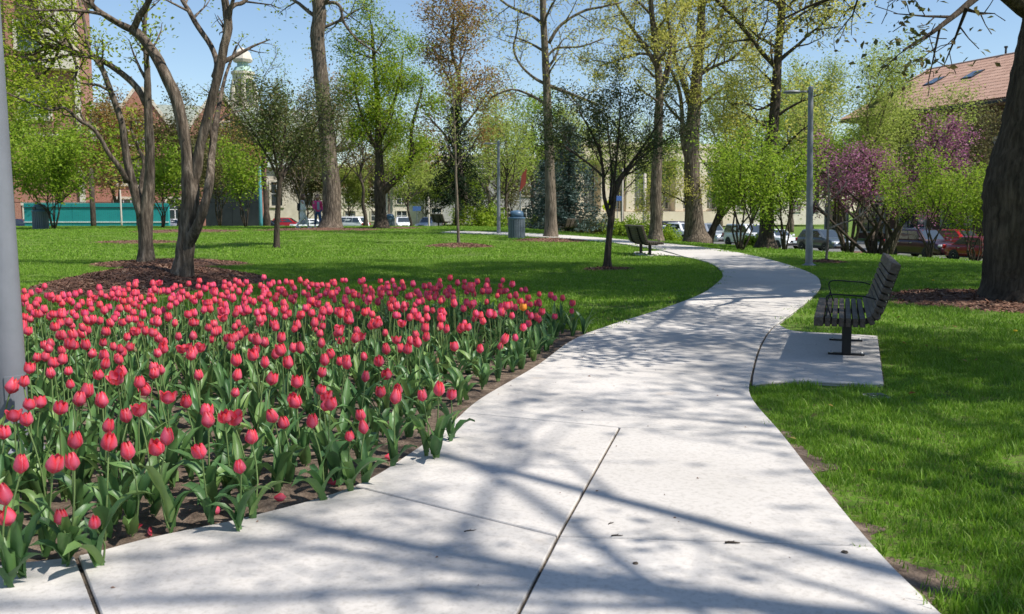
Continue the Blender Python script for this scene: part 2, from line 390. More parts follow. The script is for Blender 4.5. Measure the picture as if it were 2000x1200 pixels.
# worn earth where the grass thins out along the right edge of the path
BARE_E = []
def earth_strip(i0, i1, label, wmax, seed):
    """ragged strip of soil along the right edge of the path"""
    V = []; n = 0; pts = RG[i0:i1 + 1]; fine = []
    for k in range(len(pts) - 1):
        for m in range(5): fine.append(pts[k].lerp(pts[k + 1], m / 5))
    for k, p in enumerate(fine):
        q = fine[min(k + 1, len(fine) - 1)] - fine[max(k - 1, 0)]; nrm = Vector((q.y, -q.x, 0)).normalized(); end = min(1, k / 6, (len(fine) - 1 - k) / 6)
        wd = wmax * max(0.06, (0.42 + 0.9 * noise.noise((p.x * 3.1, p.y * 3.1, seed)) + 0.35 * noise.noise((p.x * 14, p.y * 14, seed)))) * end
        for m in range(6):
            f = m / 5; x, y = p.x + nrm.x * (-0.03 + (wd + 0.03) * f), p.y + nrm.y * (-0.03 + (wd + 0.03) * f)
            V.append((x, y, 0.010 - 0.008 * f + 0.007 * noise.noise((x * 16, y * 16, seed))))
        BARE_E.append((p.x + nrm.x * wd * .5, p.y + nrm.y * wd * .5, max(.012, wd * .52), max(.012, wd * .52)))
    F = [(k * 6 + m, k * 6 + m + 1, k * 6 + m + 7, k * 6 + m + 6) for k in range(len(fine) - 1) for m in range(5)]
    tag(link('bare_earth', np_mesh('bare_earth', np.array(V), np.array(F), M['soil'], True)), label, 'bare earth', kind='structure')
earth_strip(near_i(RG, J(1825, 1200)), near_i(RG, J(1655, 1015)), 'ragged bare earth along the right path edge in front', 0.20, 1.0)
earth_strip(near_i(RG, J(1650, 1008)), near_i(RG, J(1590, 935)), 'thin ragged strip of earth along the right path edge', 0.09, 2.0)
earth_strip(near_i(RG, J(1588, 932)), near_i(RG, J(1512, 836)), 'worn brown earth beside the path below the bench pad', 0.24, 5.3)

# ------------------------------------------------------------------ mulch mounds
MULCH = []
def chips_on(o, zf, cx, cy, rx, ry, n, size):
    a = nrng.uniform(0, 2 * np.pi, n); r = np.sqrt(nrng.uniform(0, 1, n)) * 1.02
    x = cx + r * rx * np.cos(a); y = cy + r * ry * np.sin(a)
    z = np.array([zf(p, q) for p, q in zip(x, y)]) + size * 0.15
    th = nrng.uniform(0, 2 * np.pi, n); L = size * nrng.uniform(0.5, 1.5, n); Wd = size * nrng.uniform(0.12, 0.3, n); tl = nrng.normal(0, 0.35, n)
    d = np.stack([np.cos(th), np.sin(th), tl], -1) * L[:, None] / 2; s = np.stack([-np.sin(th), np.cos(th), nrng.normal(0, 0.4, n)], -1) * Wd[:, None]
    c = np.stack([x, y, z], -1); up = np.array((0, 0, 1.0)) * size * 0.12
    V = np.stack([c - d - s, c + d - s * .6, c + d + s * .6, c - d + s, c + up], 1).reshape(-1, 3)
    b = (np.arange(n) * 5)[:, None]
    Fc = np.concatenate([b + np.array([[0, 1, 4]]), b + np.array([[1, 2, 4]]), b + np.array([[2, 3, 4]]), b + np.array([[3, 0, 4]])])
    ch = link('mulch_chips', np_mesh('mulch_chips', V, Fc, M['chips']), o); ch['kind'] = 'stuff'
def mound(cx, cy, rx, ry, h, label, chips=0, size=0.07, seed=0.0, name='mulch_mound'):
    MULCH.append((cx, cy, rx, ry))
    def edge(a): return 1 + 0.10 * math.sin(2 * a + seed) + 0.06 * math.sin(5 * a + seed * 2)
    def zf(x, y):
        dx, dy = (x - cx) / rx, (y - cy) / ry; r = math.hypot(dx, dy) / edge(math.atan2(dy, dx))
        return tz(x, y) + 0.006 + h * max(0.0, 1 - r ** 1.8) + 0.02 * noise.noise((x * 9, y * 9, seed)) * min(1, max(0, 1.3 - r)) - 0.05 * max(0, r - 1)
    V = []; Fc = []; nr, na = 16, 40
    for i in range(nr + 1):
        for j in range(na):
            a = 2 * math.pi * j / na; r = max(i, 0.02) / nr * 1.02 * edge(a)
            x, y = cx + rx * r * math.cos(a), cy + ry * r * math.sin(a); V.append((x, y, zf(x, y)))
    for i in range(nr):
        for j in range(na): Fc.append((i * na + j, i * na + (j + 1) % na, (i + 1) * na + (j + 1) % na, (i + 1) * na + j))
    o = link(name, np_mesh(name, np.array(V), np.array(Fc), M['mulch'], True)); tag(o, label, 'mulch', kind='structure')
    if chips: chips_on(o, zf, cx, cy, rx, ry, chips, size)
    return zf

# ------------------------------------------------------------------ trees
def bark(name, a, b, c, scale=6.0, bump=1.0):
    m, t, p = new_mat(name); tc = nd(t, 'ShaderNodeTexCoord'); mp = nd(t, 'ShaderNodeMapping'); mp.inputs['Scale'].default_value = (1, 1, 0.16)
    t.links.new(tc.outputs['Object'], mp.inputs[0])
    n = nd(t, 'ShaderNodeTexNoise', Scale=scale * 3.0, Detail=8.0, Roughness=0.65); t.links.new(mp.outputs[0], n.inputs['Vector'])
    n2 = nd(t, 'ShaderNodeTexNoise', Scale=1.4, Detail=3.0); t.links.new(tc.outputs['Object'], n2.inputs['Vector'])
    r = ramp(t, n.outputs[0], [(0.32, a), (0.5, b), (0.68, c)])
    r2 = ramp(t, n2.outputs[0], [(0.35, (0.72, 0.72, 0.70)), (0.65, (1.1, 1.06, 1.0))])
    mx = nd(t, 'ShaderNodeMix', data_type='RGBA', blend_type='MULTIPLY'); mx.inputs[0].default_value = 1.0
    t.links.new(r.outputs[0], mx.inputs[6]); t.links.new(r2.outputs[0], mx.inputs[7]); t.links.new(mx.outputs[2], p.inputs['Base Color'])
    p.inputs['Roughness'].default_value = 0.92; p.inputs['Specular IOR Level'].default_value = 0.15
    b_ = nd(t, 'ShaderNodeBump', Strength=bump, Distance=0.05); t.links.new(n.outputs[0], b_.inputs['Height']); t.links.new(b_.outputs[0], p.inputs['Normal'])
    return m
M['bark'] = bark('bark_grey_brown', (0.042, 0.033, 0.026), (0.13, 0.104, 0.082), (0.31, 0.255, 0.205))
M['bark_dark'] = bark('bark_dark', (0.030, 0.024, 0.020), (0.075, 0.060, 0.048), (0.13, 0.105, 0.085))
M['bark_pale'] = bark('bark_pale', (0.07, 0.058, 0.044), (0.165, 0.136, 0.106), (0.29, 0.245, 0.195))
M['twig_grey'] = bark('twig_grey', (0.12, 0.10, 0.085), (0.26, 0.225, 0.19), (0.40, 0.35, 0.30))
M['lf_lime'] = leafy('leaf_lime', [(0.22, 0.31, 0.02), (0.33, 0.42, 0.03), (0.42, 0.47, 0.05), (0.27, 0.37, 0.025)], 0.5)
M['lf_fresh'] = leafy('leaf_fresh', [(0.16, 0.27, 0.02), (0.25, 0.37, 0.03), (0.34, 0.44, 0.045), (0.20, 0.32, 0.025)], 0.5)
M['lf_green'] = leafy('leaf_green', [(0.15, 0.25, 0.018), (0.23, 0.35, 0.022), (0.31, 0.42, 0.03), (0.36, 0.42, 0.05)], 0.5)
M['lf_dark'] = leafy('leaf_dark', [(0.035, 0.065, 0.022), (0.065, 0.10, 0.03), (0.11, 0.14, 0.045), (0.12, 0.10, 0.045)], 0.3)
M['lf_dull'] = leafy('leaf_dull', [(0.065, 0.10, 0.028), (0.11, 0.15, 0.04), (0.16, 0.18, 0.06), (0.14, 0.10, 0.05)], 0.35)
M['lf_olive'] = leafy('leaf_olive', [(0.10, 0.115, 0.035), (0.16, 0.165, 0.05), (0.17, 0.12, 0.055), (0.13, 0.15, 0.045)], 0.4)
M['lf_yellow'] = leafy('leaf_yellow', [(0.46, 0.47, 0.08), (0.60, 0.57, 0.12), (0.54, 0.50, 0.15), (0.38, 0.41, 0.07)], 0.55)
M['lf_rust'] = leafy('leaf_rust', [(0.22, 0.10, 0.035), (0.33, 0.22, 0.06), (0.30, 0.13, 0.06), (0.42, 0.34, 0.10), (0.20, 0.20, 0.05)], 0.4)
M['lf_pale'] = leafy('leaf_pale', [(0.24, 0.31, 0.05), (0.34, 0.41, 0.08), (0.42, 0.47, 0.12), (0.28, 0.36, 0.06)], 0.55)
M['lf_pink'] = leafy('blossom_pink', [(0.30, 0.10, 0.20), (0.42, 0.18, 0.30), (0.36, 0.13, 0.23), (0.24, 0.09, 0.15)], 0.35)
M['lf_spruce'] = leafy('needles_dark', [(0.016, 0.030, 0.016), (0.026, 0.045, 0.024), (0.04, 0.06, 0.03)], 0.1, 0.9, 0.04)
M['lf_blue'] = leafy('needles_blue', [(0.05, 0.085, 0.075), (0.09, 0.13, 0.12), (0.14, 0.19, 0.175), (0.035, 0.06, 0.05)], 0.1, 0.9, 0.04)

class Wood:
    def __init__(s, seed): s.rg = random.Random(seed); s.trunk = []; s.br = []; s.an = []
def grow(T, p, d, L, r, lvl, P):
    rg = T.rg; n = max(2, min(6, int(L / P.get('seg', 0.5)) + 1)); p = Vector(p); d = Vector(d).normalized()
    pts = [p.copy()]; rs = [r]; wob = P.get('wob', 0.25); up = P['up'][min(lvl, len(P['up']) - 1)]
    for i in range(n):
        d = (d + Vector((rg.gauss(0, wob), rg.gauss(0, wob), rg.gauss(0, wob) + up)) * (0.6 if lvl else 0.35)).normalized()
        p = p + d * (L / n); pts.append(p.copy()); rs.append(max(P.get('rmin', 0.004), r * (1 - 0.8 * (i + 1) / n)))
    T.br.append((pts, rs, 5 if r > 0.04 else 3))
    if lvl >= P['leaf']:
        for q in pts[1:]: T.an.append(q)
    if lvl < P['max']: sprout(T, pts, rs, lvl + 1, P, L)
def sprout(T, pts, rs, lvl, P, L, n=None, f0=None, f1=1.0, length=None, side=None):
    rg = T.rg; n = n if n is not None else P['nb'][min(lvl, len(P['nb']) - 1)]; f0 = P.get('f0', 0.3) if f0 is None else f0
    k = len(pts) - 1; az = rg.uniform(0, 6.28)
    for i in range(n):
        f = f0 + (f1 - f0) * (i + rg.random()) / n; g = f * k; j = min(int(g), k - 1); t = g - j
        p = pts[j].lerp(pts[j + 1], t); ax = (pts[j + 1] - pts[j]).normalized(); r = rs[j] * (1 - t) + rs[j + 1] * t
        o = ax.orthogonal().normalized(); az += 2.4 + rg.uniform(-0.5, 0.5)
        o = Matrix.Rotation(az, 3, ax) @ o
        if side is not None and o.dot(side) < 0 and rg.random() < 0.8: o = -o
        ang = P.get('ang', 0.85) * rg.uniform(0.7, 1.25)
        d = ax * math.cos(ang) + o * math.sin(ang)
        l = (length if length else L * P.get('ratio', 0.55)) * rg.uniform(0.6, 1.2) * (1.15 - 0.55 * f)
        grow(T, p, d, l, min(r * 0.62, 0.02 + l * 0.025) * P.get('thick', 1.0), lvl, P)
def leaves(anchors, k, spread, size, rg, up=0.5, aspect=0.55):
    A = np.array([tuple(a) for a in anchors]); n = len(A) * k
    c = np.repeat(A, k, 0) + rg.normal(0, spread, (n, 3)); s = size * rg.uniform(0.6, 1.35, n)
    nr = rg.normal(0, 1, (n, 3)); nr[:, 2] = np.abs(nr[:, 2]) + up; nr /= np.linalg.norm(nr, axis=1)[:, None]
    h = rg.normal(0, 1, (n, 3)); a = np.cross(nr, h); a /= np.linalg.norm(a, axis=1)[:, None] + 1e-9; b = np.cross(nr, a)
    a *= s[:, None] / 2; b *= (s * aspect)[:, None] / 2; fold = nr * (s * 0.12)[:, None]
    V = np.stack([c - a, c - b * 1.0 - a * 0.15 + fold, c + a, c + b - a * 0.15 + fold], 1).reshape(-1, 3)
    i = (np.arange(n) * 4)[:, None]; F = np.concatenate([i + np.array([[0, 1, 2]]), i + np.array([[0, 2, 3]])]); return V, F
def tube_np(lst, jit, rg):
    mb = MB()
    for pts, rs, n in lst: mb.tube(pts, rs, n, cap=n > 5, jit=jit, rg=rg)
    return mb
def rel(lst, o): return [([p - o for p in pts], rs, n) for pts, rs, n in lst]
def finish(T, name, label, base, lm, lk, spread, size, barkm, group=None, cat='tree', twigm=None, rough=0.05, aspect=0.55, crown='crown', lup=0.5):
    base = Vector(base); root = empty(name, base, 0, label, cat, group)
    mb = tube_np(rel(T.trunk, base), rough, T.rg)
    for pts, rs, n in rel(T.br, base): mb.tube(pts, rs, n, cap=False)
    mb.build('trunk' if T.trunk else 'stems', barkm, root, True)
    if T.an and lk:
        V, F = leaves([a - base for a in T.an], lk, spread, size, np.random.default_rng(T.rg.randrange(10 ** 6)), lup, aspect)
        link(crown, np_mesh(crown, V, F, lm), root)
    return root
def pxl(Y, pts):            # a limb read off the photograph: (u, v, width in px, extra depth)
    P = []; Rr = []
    for q in pts:
        u, v, wd = q[:3]; y = Y + (q[3] if len(q) > 3 else 0)
        P.append(at(u, v, y)); Rr.append(wd / 2 * y / FPX)
    return P, Rr
def smooth_limb(P, Rr, n=3):
    Q = catmull(P, n); k = len(P) - 1
    rr = [Rr[min(int(i / n), k - 1)] * (1 - (i / n - min(int(i / n), k - 1))) + Rr[min(int(i / n) + 1, k)] * (i / n - min(int(i / n), k - 1)) for i in range(len(Q))]
    return Q, rr
def limb(T, Y, pts, n=9, trunk=True, sub=3):
    P, Rr = smooth_limb(*pxl(Y, pts), sub)
    (T.trunk if trunk else T.br).append((P, Rr, n)); return P, Rr
def flare(P, Rr, zb, amount=1.6, h=0.6):
    """widen a trunk towards its roots"""
    for i, p in enumerate(P):
        t = (p.z - zb) / h
        if t < 1: Rr[i] *= 1 + (amount - 1) * (1 - max(t, 0)) ** 2
def trunk_to_ground(P, Rr, zb):
    P.insert(0, Vector((P[0].x, P[0].y, zb - 0.15))); Rr.insert(0, Rr[0] * 1.05)

# generic tree, grown from numbers
def gen(T, base, H, cr, z0, lean=(0, 0), r=None, P=None, leader=0.85, n1=9, tseg=7):
    base = Vector(base); rg = T.rg; r = r or H * 0.018; pts = []; rs = []
    for i in range(tseg + 1):
        f = i / tseg
        pts.append(base + Vector((lean[0] * f * H + rg.gauss(0, 0.012 * H) * (f > 0), lean[1] * f * H + rg.gauss(0, 0.012 * H) * (f > 0), H * leader * f - (0.15 if i == 0 else 0))))
        rs.append(r * (1 - 0.82 * f) * (1.35 if i == 0 else 1))
    Q = catmull(pts, 3); R3 = [rs[min(int(i / 3), tseg)] for i in range(len(Q))]
    T.trunk.append((Q, R3, 8))
    sprout(T, Q, R3, 0, P, cr, n=n1, f0=z0 / (H * leader), f1=0.99, length=cr)
DEC = dict(nb=[0, 6, 5, 4], up=[0.10, 0.10, 0.06, 0.0], leaf=2, max=2, ang=0.95, ratio=0.5, wob=0.22, seg=0.6)
VASE = dict(nb=[0, 6, 5, 4], up=[0.20, 0.16, 0.08], leaf=1, max=2, ang=0.62, ratio=0.5, wob=0.18, seg=0.5)
G2 = lambda u, v: gp(u, v)

# mulch under the trees
zf1 = mound(-6.15, 15.9, 1.7, 2.5, 0.30, 'large mound of dark brown mulch around the front multi-stem tree', 9000, 0.05, 0.4)
zf2 = mound(-8.0, 21.6, 1.75, 1.3, 0.12, 'brown mulch ring around the rear multi-stem tree', 3000, 0.05, 1.4)
def ring(u, v, rx, ry, h, label, n=300, **kw):
    p = gp(u, v); return mound(p.x, p.y, rx, ry, h, label, n * 2, 0.06, u * 0.1, **kw)
ring(270, 474, 1.6, 1.0, 0.06, 'flat mulch ring on the lawn behind the rear multi-stem tree')
ring(365, 452.5, 2.6, 1.6, 0.08, 'wide thin mulch ring on the lawn before the dark fence')
ring(897, 482, 1.1, 1.0, 0.10, 'small mulch ring around the thin sapling in mid lawn', 900)
ring(1075, 471, 1.4, 1.1, 0.10, 'mulch ring around the straight grey trunk by the litter bin', 500)
ring(625, 450, 3.2, 1.4, 0.10, 'broad mulch ring around the thickest grey trunk on the left', 500)
ring(765, 447, 1.9, 1.3, 0.08, 'mulch ring around the forked trunk with the right-hand limb', 300)
ring(1190, 527, 0.55, 0.55, 0.03, 'small bare earth patch under the dark-leaved young tree', 300)
ring(1612, 513.5, 0.55, 0.5, 0.05, 'little mulch ring around the bare-twigged sapling', 300)
ring(1690, 495, 2.6, 2.0, 0.08, 'mulch bed under the flowering tree by the street', 600)
ring(1385, 467, 3.4, 1.8, 0.06, 'mulch bed around the two thick trunks by the parked vans', 400)

mound(7.1, 12.9, 1.75, 1.7, 0.10, 'dark mulch ring around the massive trunk at the right edge', 3000, 0.06, 2.2)
# --- front multi-stem tree on the left
Y = 15.3; T = Wood(1)
a, ar = limb(T, Y, [(354, 545, 42), (360, 505, 37), (366, 450, 34), (372, 400, 34), (371, 355, 33), (366, 310, 22), (357, 250, 22), (343, 190, 23), (322, 145, 22), (303, 108, 20), (275, 72, 18), (258, 58, 17)], 12); flare(a, ar, 0.1, 1.35, 0.5)
b_, br_ = limb(T, Y, [(258, 58, 15), (235, 48, 12), (205, 30, 11), (182, 12, 10), (165, -20, 9), (140, -80, 7), (120, -160, 4, .4)], 8)
c_, cr_ = limb(T, Y, [(260, 60, 14), (272, 32, 13, -.1), (288, 8, 11, -.2), (300, -30, 10, -.3), (310, -110, 8, -.6), (325, -210, 4, -.9)], 8)
d_, dr_ = limb(T, Y, [(373, 368, 24), (384, 335, 20), (390, 290, 19), (402, 245, 19), (414, 195, 18), (428, 140, 17), (438, 90, 17), (446, 55, 17), (442, 20, 16), (437, -20, 13), (440, -90, 10), (455, -190, 5)], 10)
e_, er_ = limb(T, Y, [(418, 150, 12), (424, 125, 11, .2), (412, 90, 10, .4), (388, 55, 10, .6), (368, 20, 9, .8), (352, -10, 8, 1.0), (335, -80, 6, 1.2), (300, -170, 3, 1.4)], 8)
f_, fr_ = limb(T, Y, [(366, 480, 26), (384, 445, 20, -.15), (400, 400, 18, -.2), (409, 355, 17, -.1), (413, 305, 14, .1), (419, 255, 13, .3), (428, 205, 9, .6), (440, 150, 6, 1.0), (462, 90, 4, 1.4)], 9)
g_, gr_ = limb(T, Y, [(443, 22, 11), (458, 10, 8, .2), (475, 5, 8, .3), (495, -20, 6, .5), (530, -70, 4, .8)], 7)
h_, hr_ = limb(T, Y, [(232, 46, 8), (205, 30, 6, -.3), (160, 22, 6, -.5), (120, 20, 5, -.7), (70, 20, 3, -.9), (20, 5, 2, -1.1)], 6)
BARE = dict(nb=[0, 5, 4, 3], up=[0.06, 0.05, 0.0], leaf=2, max=2, ang=0.8, ratio=0.5, wob=0.28, seg=0.35, rmin=0.003)
for pp_, rr_, n_, ln in ((b_, br_, 8, 1.2), (c_, cr_, 8, 1.3), (d_, dr_, 7, 1.2), (e_, er_, 8, 1.1), (g_, gr_, 6, 0.9), (f_, fr_, 4, 0.8)):
    sprout(T, pp_, rr_, 1, BARE, ln, n=n_, f0=0.45, length=ln)
sprout(T, h_, hr_, 1, BARE, 0.7, n=10, f0=0.3, length=0.7)
base = Vector((a[0].x, a[0].y, zf1(a[0].x, a[0].y) - 0.08)); trunk_to_ground(*T.trunk[0][:2], base.z)
finish(T, 'multi_stem_tree', 'nearest of the two bare multi-stem trees, on the large mulch mound', base, M['lf_lime'], 2, 0.07, 0.055, M['bark'], rough=0.07, group='multi-stem trees left of the path')

# --- rear multi-stem tree
Y = 21.3; T = Wood(2)
a, ar = limb(T, Y, [(286, 512, 30), (285, 470, 27), (284, 430, 28), (288, 395, 24), (292, 350, 19), (293, 300, 18), (291, 250, 17), (289, 200, 15), (288, 150, 12), (285, 105, 10), (282, 60, 8), (287, 0, 6), (290, -80, 4)], 11); flare(a, ar, 0.05, 1.3, 0.5)
b_, br_ = limb(T, Y, [(280, 425, 24), (265, 380, 18), (252, 330, 16), (244, 285, 14), (238, 240, 13), (226, 205, 12), (215, 175, 11), (202, 140, 10), (186, 115, 9), (172, 92, 7), (166, 50, 6), (155, 0, 5)], 9)
c_, cr_ = limb(T, Y, [(248, 355, 13, -.1), (232, 325, 10, -.3), (212, 300, 9, -.4), (196, 270, 8, -.5), (178, 248, 7, -.6), (156, 236, 7, -.7), (125, 210, 6, -.8), (100, 215, 5, -.9), (55, 200, 4, -1), (10, 180, 3, -1.2)], 8)
d_, dr_ = limb(T, Y, [(285, 205, 12), (270, 175, 13, .1), (245, 150, 12, .2), (215, 128, 11, .3), (185, 112, 11, .4), (160, 108, 10, .5), (138, 98, 11, .6), (125, 85, 10, .7), (105, 60, 6, .8), (70, 40, 4, .9)], 9)
e_, er_ = limb(T, Y, [(276, 400, 12, .2), (277, 350, 10, .4), (283, 320, 9, .6), (270, 290, 6, .7), (255, 250, 4, .8)], 7)
for pp_, rr_, n_, ln in ((a, ar, 8, 1.2), (e_, er_, 5, 0.8)): sprout(T, pp_, rr_, 1, BARE, ln, n=n_, f0=0.6, length=ln)
n0 = len(T.an)
LV = dict(BARE, nb=[0, 6, 5, 4], leaf=1, up=[0.05, 0.05, 0.02])
for pp_, rr_, n_, ln in ((b_, br_, 10, 1.6), (d_, dr_, 18, 1.9), (c_, cr_, 7, 1.0)): sprout(T, pp_, rr_, 1, LV, ln, n=n_, f0=0.5, length=ln, side=Vector((-1, 0, 0.3)))
for q_ in ([(125, 85, 7, .7), (90, 95, 6, .5), (55, 110, 4, .3), (15, 120, 3, .1)], [(120, 80, 6, .6), (100, 130, 5, .9), (60, 160, 4, 1.1), (20, 170, 3, 1.3)], [(105, 60, 6, .8), (70, 20, 5, .6), (40, -30, 4, .4), (10, -80, 3, .2)], [(140, 100, 6, .5), (150, 140, 5, .2), (130, 170, 4, 0), (90, 190, 3, -.2)]):
    l_, lr_ = limb(T, Y, q_, 6); sprout(T, l_, lr_, 1, LV, 1.2, n=9, f0=0.15, length=1.2)
base = Vector((a[0].x, a[0].y, zf2(a[0].x, a[0].y) - 0.08)); trunk_to_ground(*T.trunk[0][:2], base.z)
finish(T, 'multi_stem_tree', 'rear multi-stem tree with lime leaves on its left branches, on the smaller mulch ring', base, M['lf_lime'], 7, 0.15, 0.095, M['bark'], rough=0.06, group='multi-stem trees left of the path')

# --- young tree left of centre with brownish green leaves
def young(u, v, seed, pl, label, lm, lk, size, Ppar=VASE, spread=0.14, Y=None, n1=9, ln=1.2, bm='bark_dark', name='young_tree'):
    p = gp(u, v); Y = Y or p.y; T = Wood(seed); zb = tz(p.x, Y)
    first = None
    for i, q in enumerate(pl):
        P_, R_ = limb(T, Y, q, 8)
        if i == 0: first = P_[0]; flare(P_, R_, zb, 1.35, 0.25); trunk_to_ground(P_, R_, zb)
        sprout(T, P_, R_, 0, Ppar, ln, n=n1, f0=0.35 if i else 0.5, length=ln)
    return finish(T, name, label, (first.x, first.y, zb), lm, lk, spread, size, M[bm])
young(540, 485, 3, [[(540, 487, 13), (541, 440, 11), (544, 390, 10), (546, 355, 10), (550, 310, 6), (556, 260, 5), (560, 200, 3)], [(546, 356, 7), (530, 320, 5), (510, 285, 4), (490, 250, 3), (470, 215, 2)], [(546, 360, 7), (565, 325, 5, .3), (590, 290, 4, .5), (615, 250, 3, .8), (635, 210, 2, 1)], [(545, 355, 6), (538, 310, 5, -.4), (530, 260, 4, -.8), (525, 200, 2, -1)], [(546, 350, 5), (560, 330, 4, .6), (580, 315, 3, 1.2), (600, 290, 2, 1.6)]],
      'young vase-shaped tree with dull green leaves standing alone left of centre', M['lf_dull'], 5, 0.085, spread=0.22, n1=8, ln=1.3)
# --- dark young tree on the lawn near the bend
young(1187, 525, 4, [[(1186, 528, 17), (1187, 500, 14), (1190, 460, 12), (1194, 428, 13), (1198, 395, 11), (1204, 360, 9), (1225, 330, 7), (1250, 295, 5), (1280, 250, 3), (1300, 210, 2)], [(1192, 425, 9), (1180, 385, 7, -.1), (1178, 340, 6, -.2), (1172, 300, 5, -.3), (1155, 260, 4, -.5), (1130, 215, 2, -.6)], [(1200, 385, 7), (1215, 350, 5, .3), (1235, 325, 4, .5), (1262, 300, 4, .7), (1300, 275, 3, .9), (1345, 255, 2, 1.1)], [(1196, 400, 6), (1200, 350, 5, -.4), (1205, 300, 4, -.6), (1210, 240, 3, -.8), (1212, 180, 2, -.9)], [(1178, 345, 5), (1150, 320, 4, .3), (1115, 295, 3, .5), (1080, 270, 2, .6)], [(1190, 400, 5), (1195, 340, 4, .6), (1190, 280, 3, .9), (1185, 220, 2, 1.1)]],
      'young tree with small dark leaves and forked trunk at the bend of the path', M['lf_dark'], 4, 0.055, spread=0.12, n1=8, ln=1.1, Ppar=dict(VASE, rmin=0.003, seg=0.3))
# --- thin sapling
young(895, 478, 5, [[(896, 481, 6.5), (894, 430, 5.5), (892, 380, 5), (890, 330, 4.5), (889, 270, 3.5), (886, 210, 2.5), (884, 170, 1.5)]],
      'thin straight sapling with sparse pale leaves in mid lawn', M['lf_pale'], 3, 0.09, spread=0.15, n1=16, ln=1.0, bm='bark_pale', Ppar=dict(VASE, nb=[0, 4, 3], max=1, leaf=0, rmin=0.004), name='sapling')
# --- sapling with bare twisted twigs by the lamp
young(1613, 513, 6, [[(1613, 515, 5.5), (1616, 480, 5), (1617, 440, 4.5), (1619, 400, 4), (1618, 360, 3.5), (1617, 320, 2)], [(1617, 448, 4), (1640, 438, 3.5, .2), (1665, 430, 3, .3), (1680, 420, 3, .3), (1700, 400, 2, .4)], [(1617, 420, 3), (1600, 405, 3), (1590, 385, 2), (1575, 370, 2)], [(1618, 395, 3), (1640, 375, 2.5), (1655, 355, 2)]],
      'sapling with bare pale twisted twigs beside the tall lamp post', M['lf_pale'], 1, 0.05, spread=0.05, n1=6, ln=0.55, bm='twig_grey', Ppar=dict(VASE, nb=[0, 3, 3], max=1, leaf=1, wob=0.4, ang=0.9, rmin=0.006, seg=0.2), name='sapling')

# --- tall trees: trunks read off the photograph, crowns above the frame
def tall(u, v, Y, seed, pl, label, lm, lk, size, P, n1=10, ln=4.0, bm='bark', spread=0.5, fl=1.5, lf0=0.3, name='tall_tree', sides=12, flh=0.8, side=None, rough=0.05, lf1=None):
    T = Wood(seed); first = None
    for i, q in enumerate(pl):
        P_, R_ = limb(T, Y, q, sides if i == 0 else 8)
        if i == 0:
            zb = tz(P_[0].x, Y); flare(P_, R_, zb, fl, flh); first = P_[0].copy(); trunk_to_ground(P_, R_, zb)
        sprout(T, P_, R_, 0, P, ln, n=n1 if i == 0 else max(3, n1 // 2), f0=(lf0 if i == 0 else (lf1 if lf1 is not None else 0.2)), length=ln * (1 if i == 0 else 0.6), side=side)
    return finish(T, name, label, (first.x, first.y, tz(first.x, Y)), lm, lk, spread, size, M[bm], rough=rough)
SPARSE = dict(nb=[0, 5, 4, 3], up=[0.04, 0.06, 0.02], leaf=2, max=2, ang=0.95, ratio=0.52, wob=0.34, seg=0.6, rmin=0.012)
tall(645, 447, 46, 11, [[(646, 449, 44), (648, 420, 37), (648, 380, 35), (646, 340, 33), (641, 300, 31), (637, 240, 30), (630, 180, 29), (624, 120, 27), (620, 70, 28), (624, 30, 26), (620, -20, 25), (612, -120, 20), (606, -260, 14), (600, -420, 8)], [(622, 10, 9), (650, 5, 6), (665, 15, 6), (672, 45, 5), (700, 80, 4), (740, 105, 3)], [(610, -140, 12), (560, -220, 8), (520, -320, 5)], [(612, -120, 12), (670, -220, 8), (720, -300, 5)]],
     'thickest grey-brown trunk left of centre, rising out of the picture', M['lf_lime'], 3, 0.16, SPARSE, n1=9, ln=4.2, bm='bark', lf0=0.62, fl=1.25)
tall(745, 443, 47.5, 12, [[(745, 446, 25), (743, 410, 21), (742, 375, 23), (741, 335, 18), (740, 290, 14), (738, 230, 12), (735, 170, 9), (730, 110, 7), (726, 50, 5)], [(744, 378, 17), (772, 352, 12), (795, 328, 11), (806, 295, 10), (803, 262, 7), (812, 220, 5), (826, 170, 4)], [(740, 300, 9), (722, 265, 7, -.5), (704, 220, 5, -1), (690, 160, 3, -1.4)], [(740, 275, 8), (760, 225, 6, .6), (778, 170, 5, 1), (788, 100, 3, 1.4)]],
     'forked dark trunk with a bright green crown left of centre', M['lf_green'], 12, 0.115, dict(DEC, rmin=0.012, leaf=1), n1=13, ln=2.4, bm='bark_dark', spread=0.34, lf0=0.45)
tall(1075, 468, 39, 13, [[(1076, 471, 27), (1076, 440, 23), (1075, 380, 21), (1073, 310, 19), (1070, 240, 17), (1068, 170, 15), (1065, 110, 14), (1062, 50, 13), (1060, 0, 12), (1058, -120, 9), (1055, -280, 5)], [(1072, 85, 7), (1090, 55, 6), (1115, 35, 5), (1145, 20, 5), (1175, 14, 4), (1215, 5, 3)], [(1068, 112, 5), (1085, 95, 4), (1110, 93, 4), (1140, 90, 3), (1180, 75, 3)], [(1060, 48, 7), (1040, 32, 5), (1010, 20, 5), (980, 2, 4), (950, -30, 3)], [(1066, 165, 7), (1040, 150, 5), (1015, 125, 4), (1003, 95, 4), (1010, 60, 3), (1012, 20, 2)], [(1072, 168, 8), (1100, 178, 7), (1130, 190, 6), (1170, 205, 4)], [(1066, 205, 6), (1040, 188, 5), (1000, 175, 4), (960, 190, 3)], [(1060, -100, 7), (1100, -180, 5), (1130, -260, 3)], [(1058, -120, 7), (1000, -190, 5), (960, -280, 3)]],
     'tall slim straight grey trunk beside the near litter bin', M['lf_yellow'], 3, 0.10, dict(SPARSE, rmin=0.010), n1=9, ln=2.6, bm='bark_pale', spread=0.3, lf0=0.5, fl=1.25)
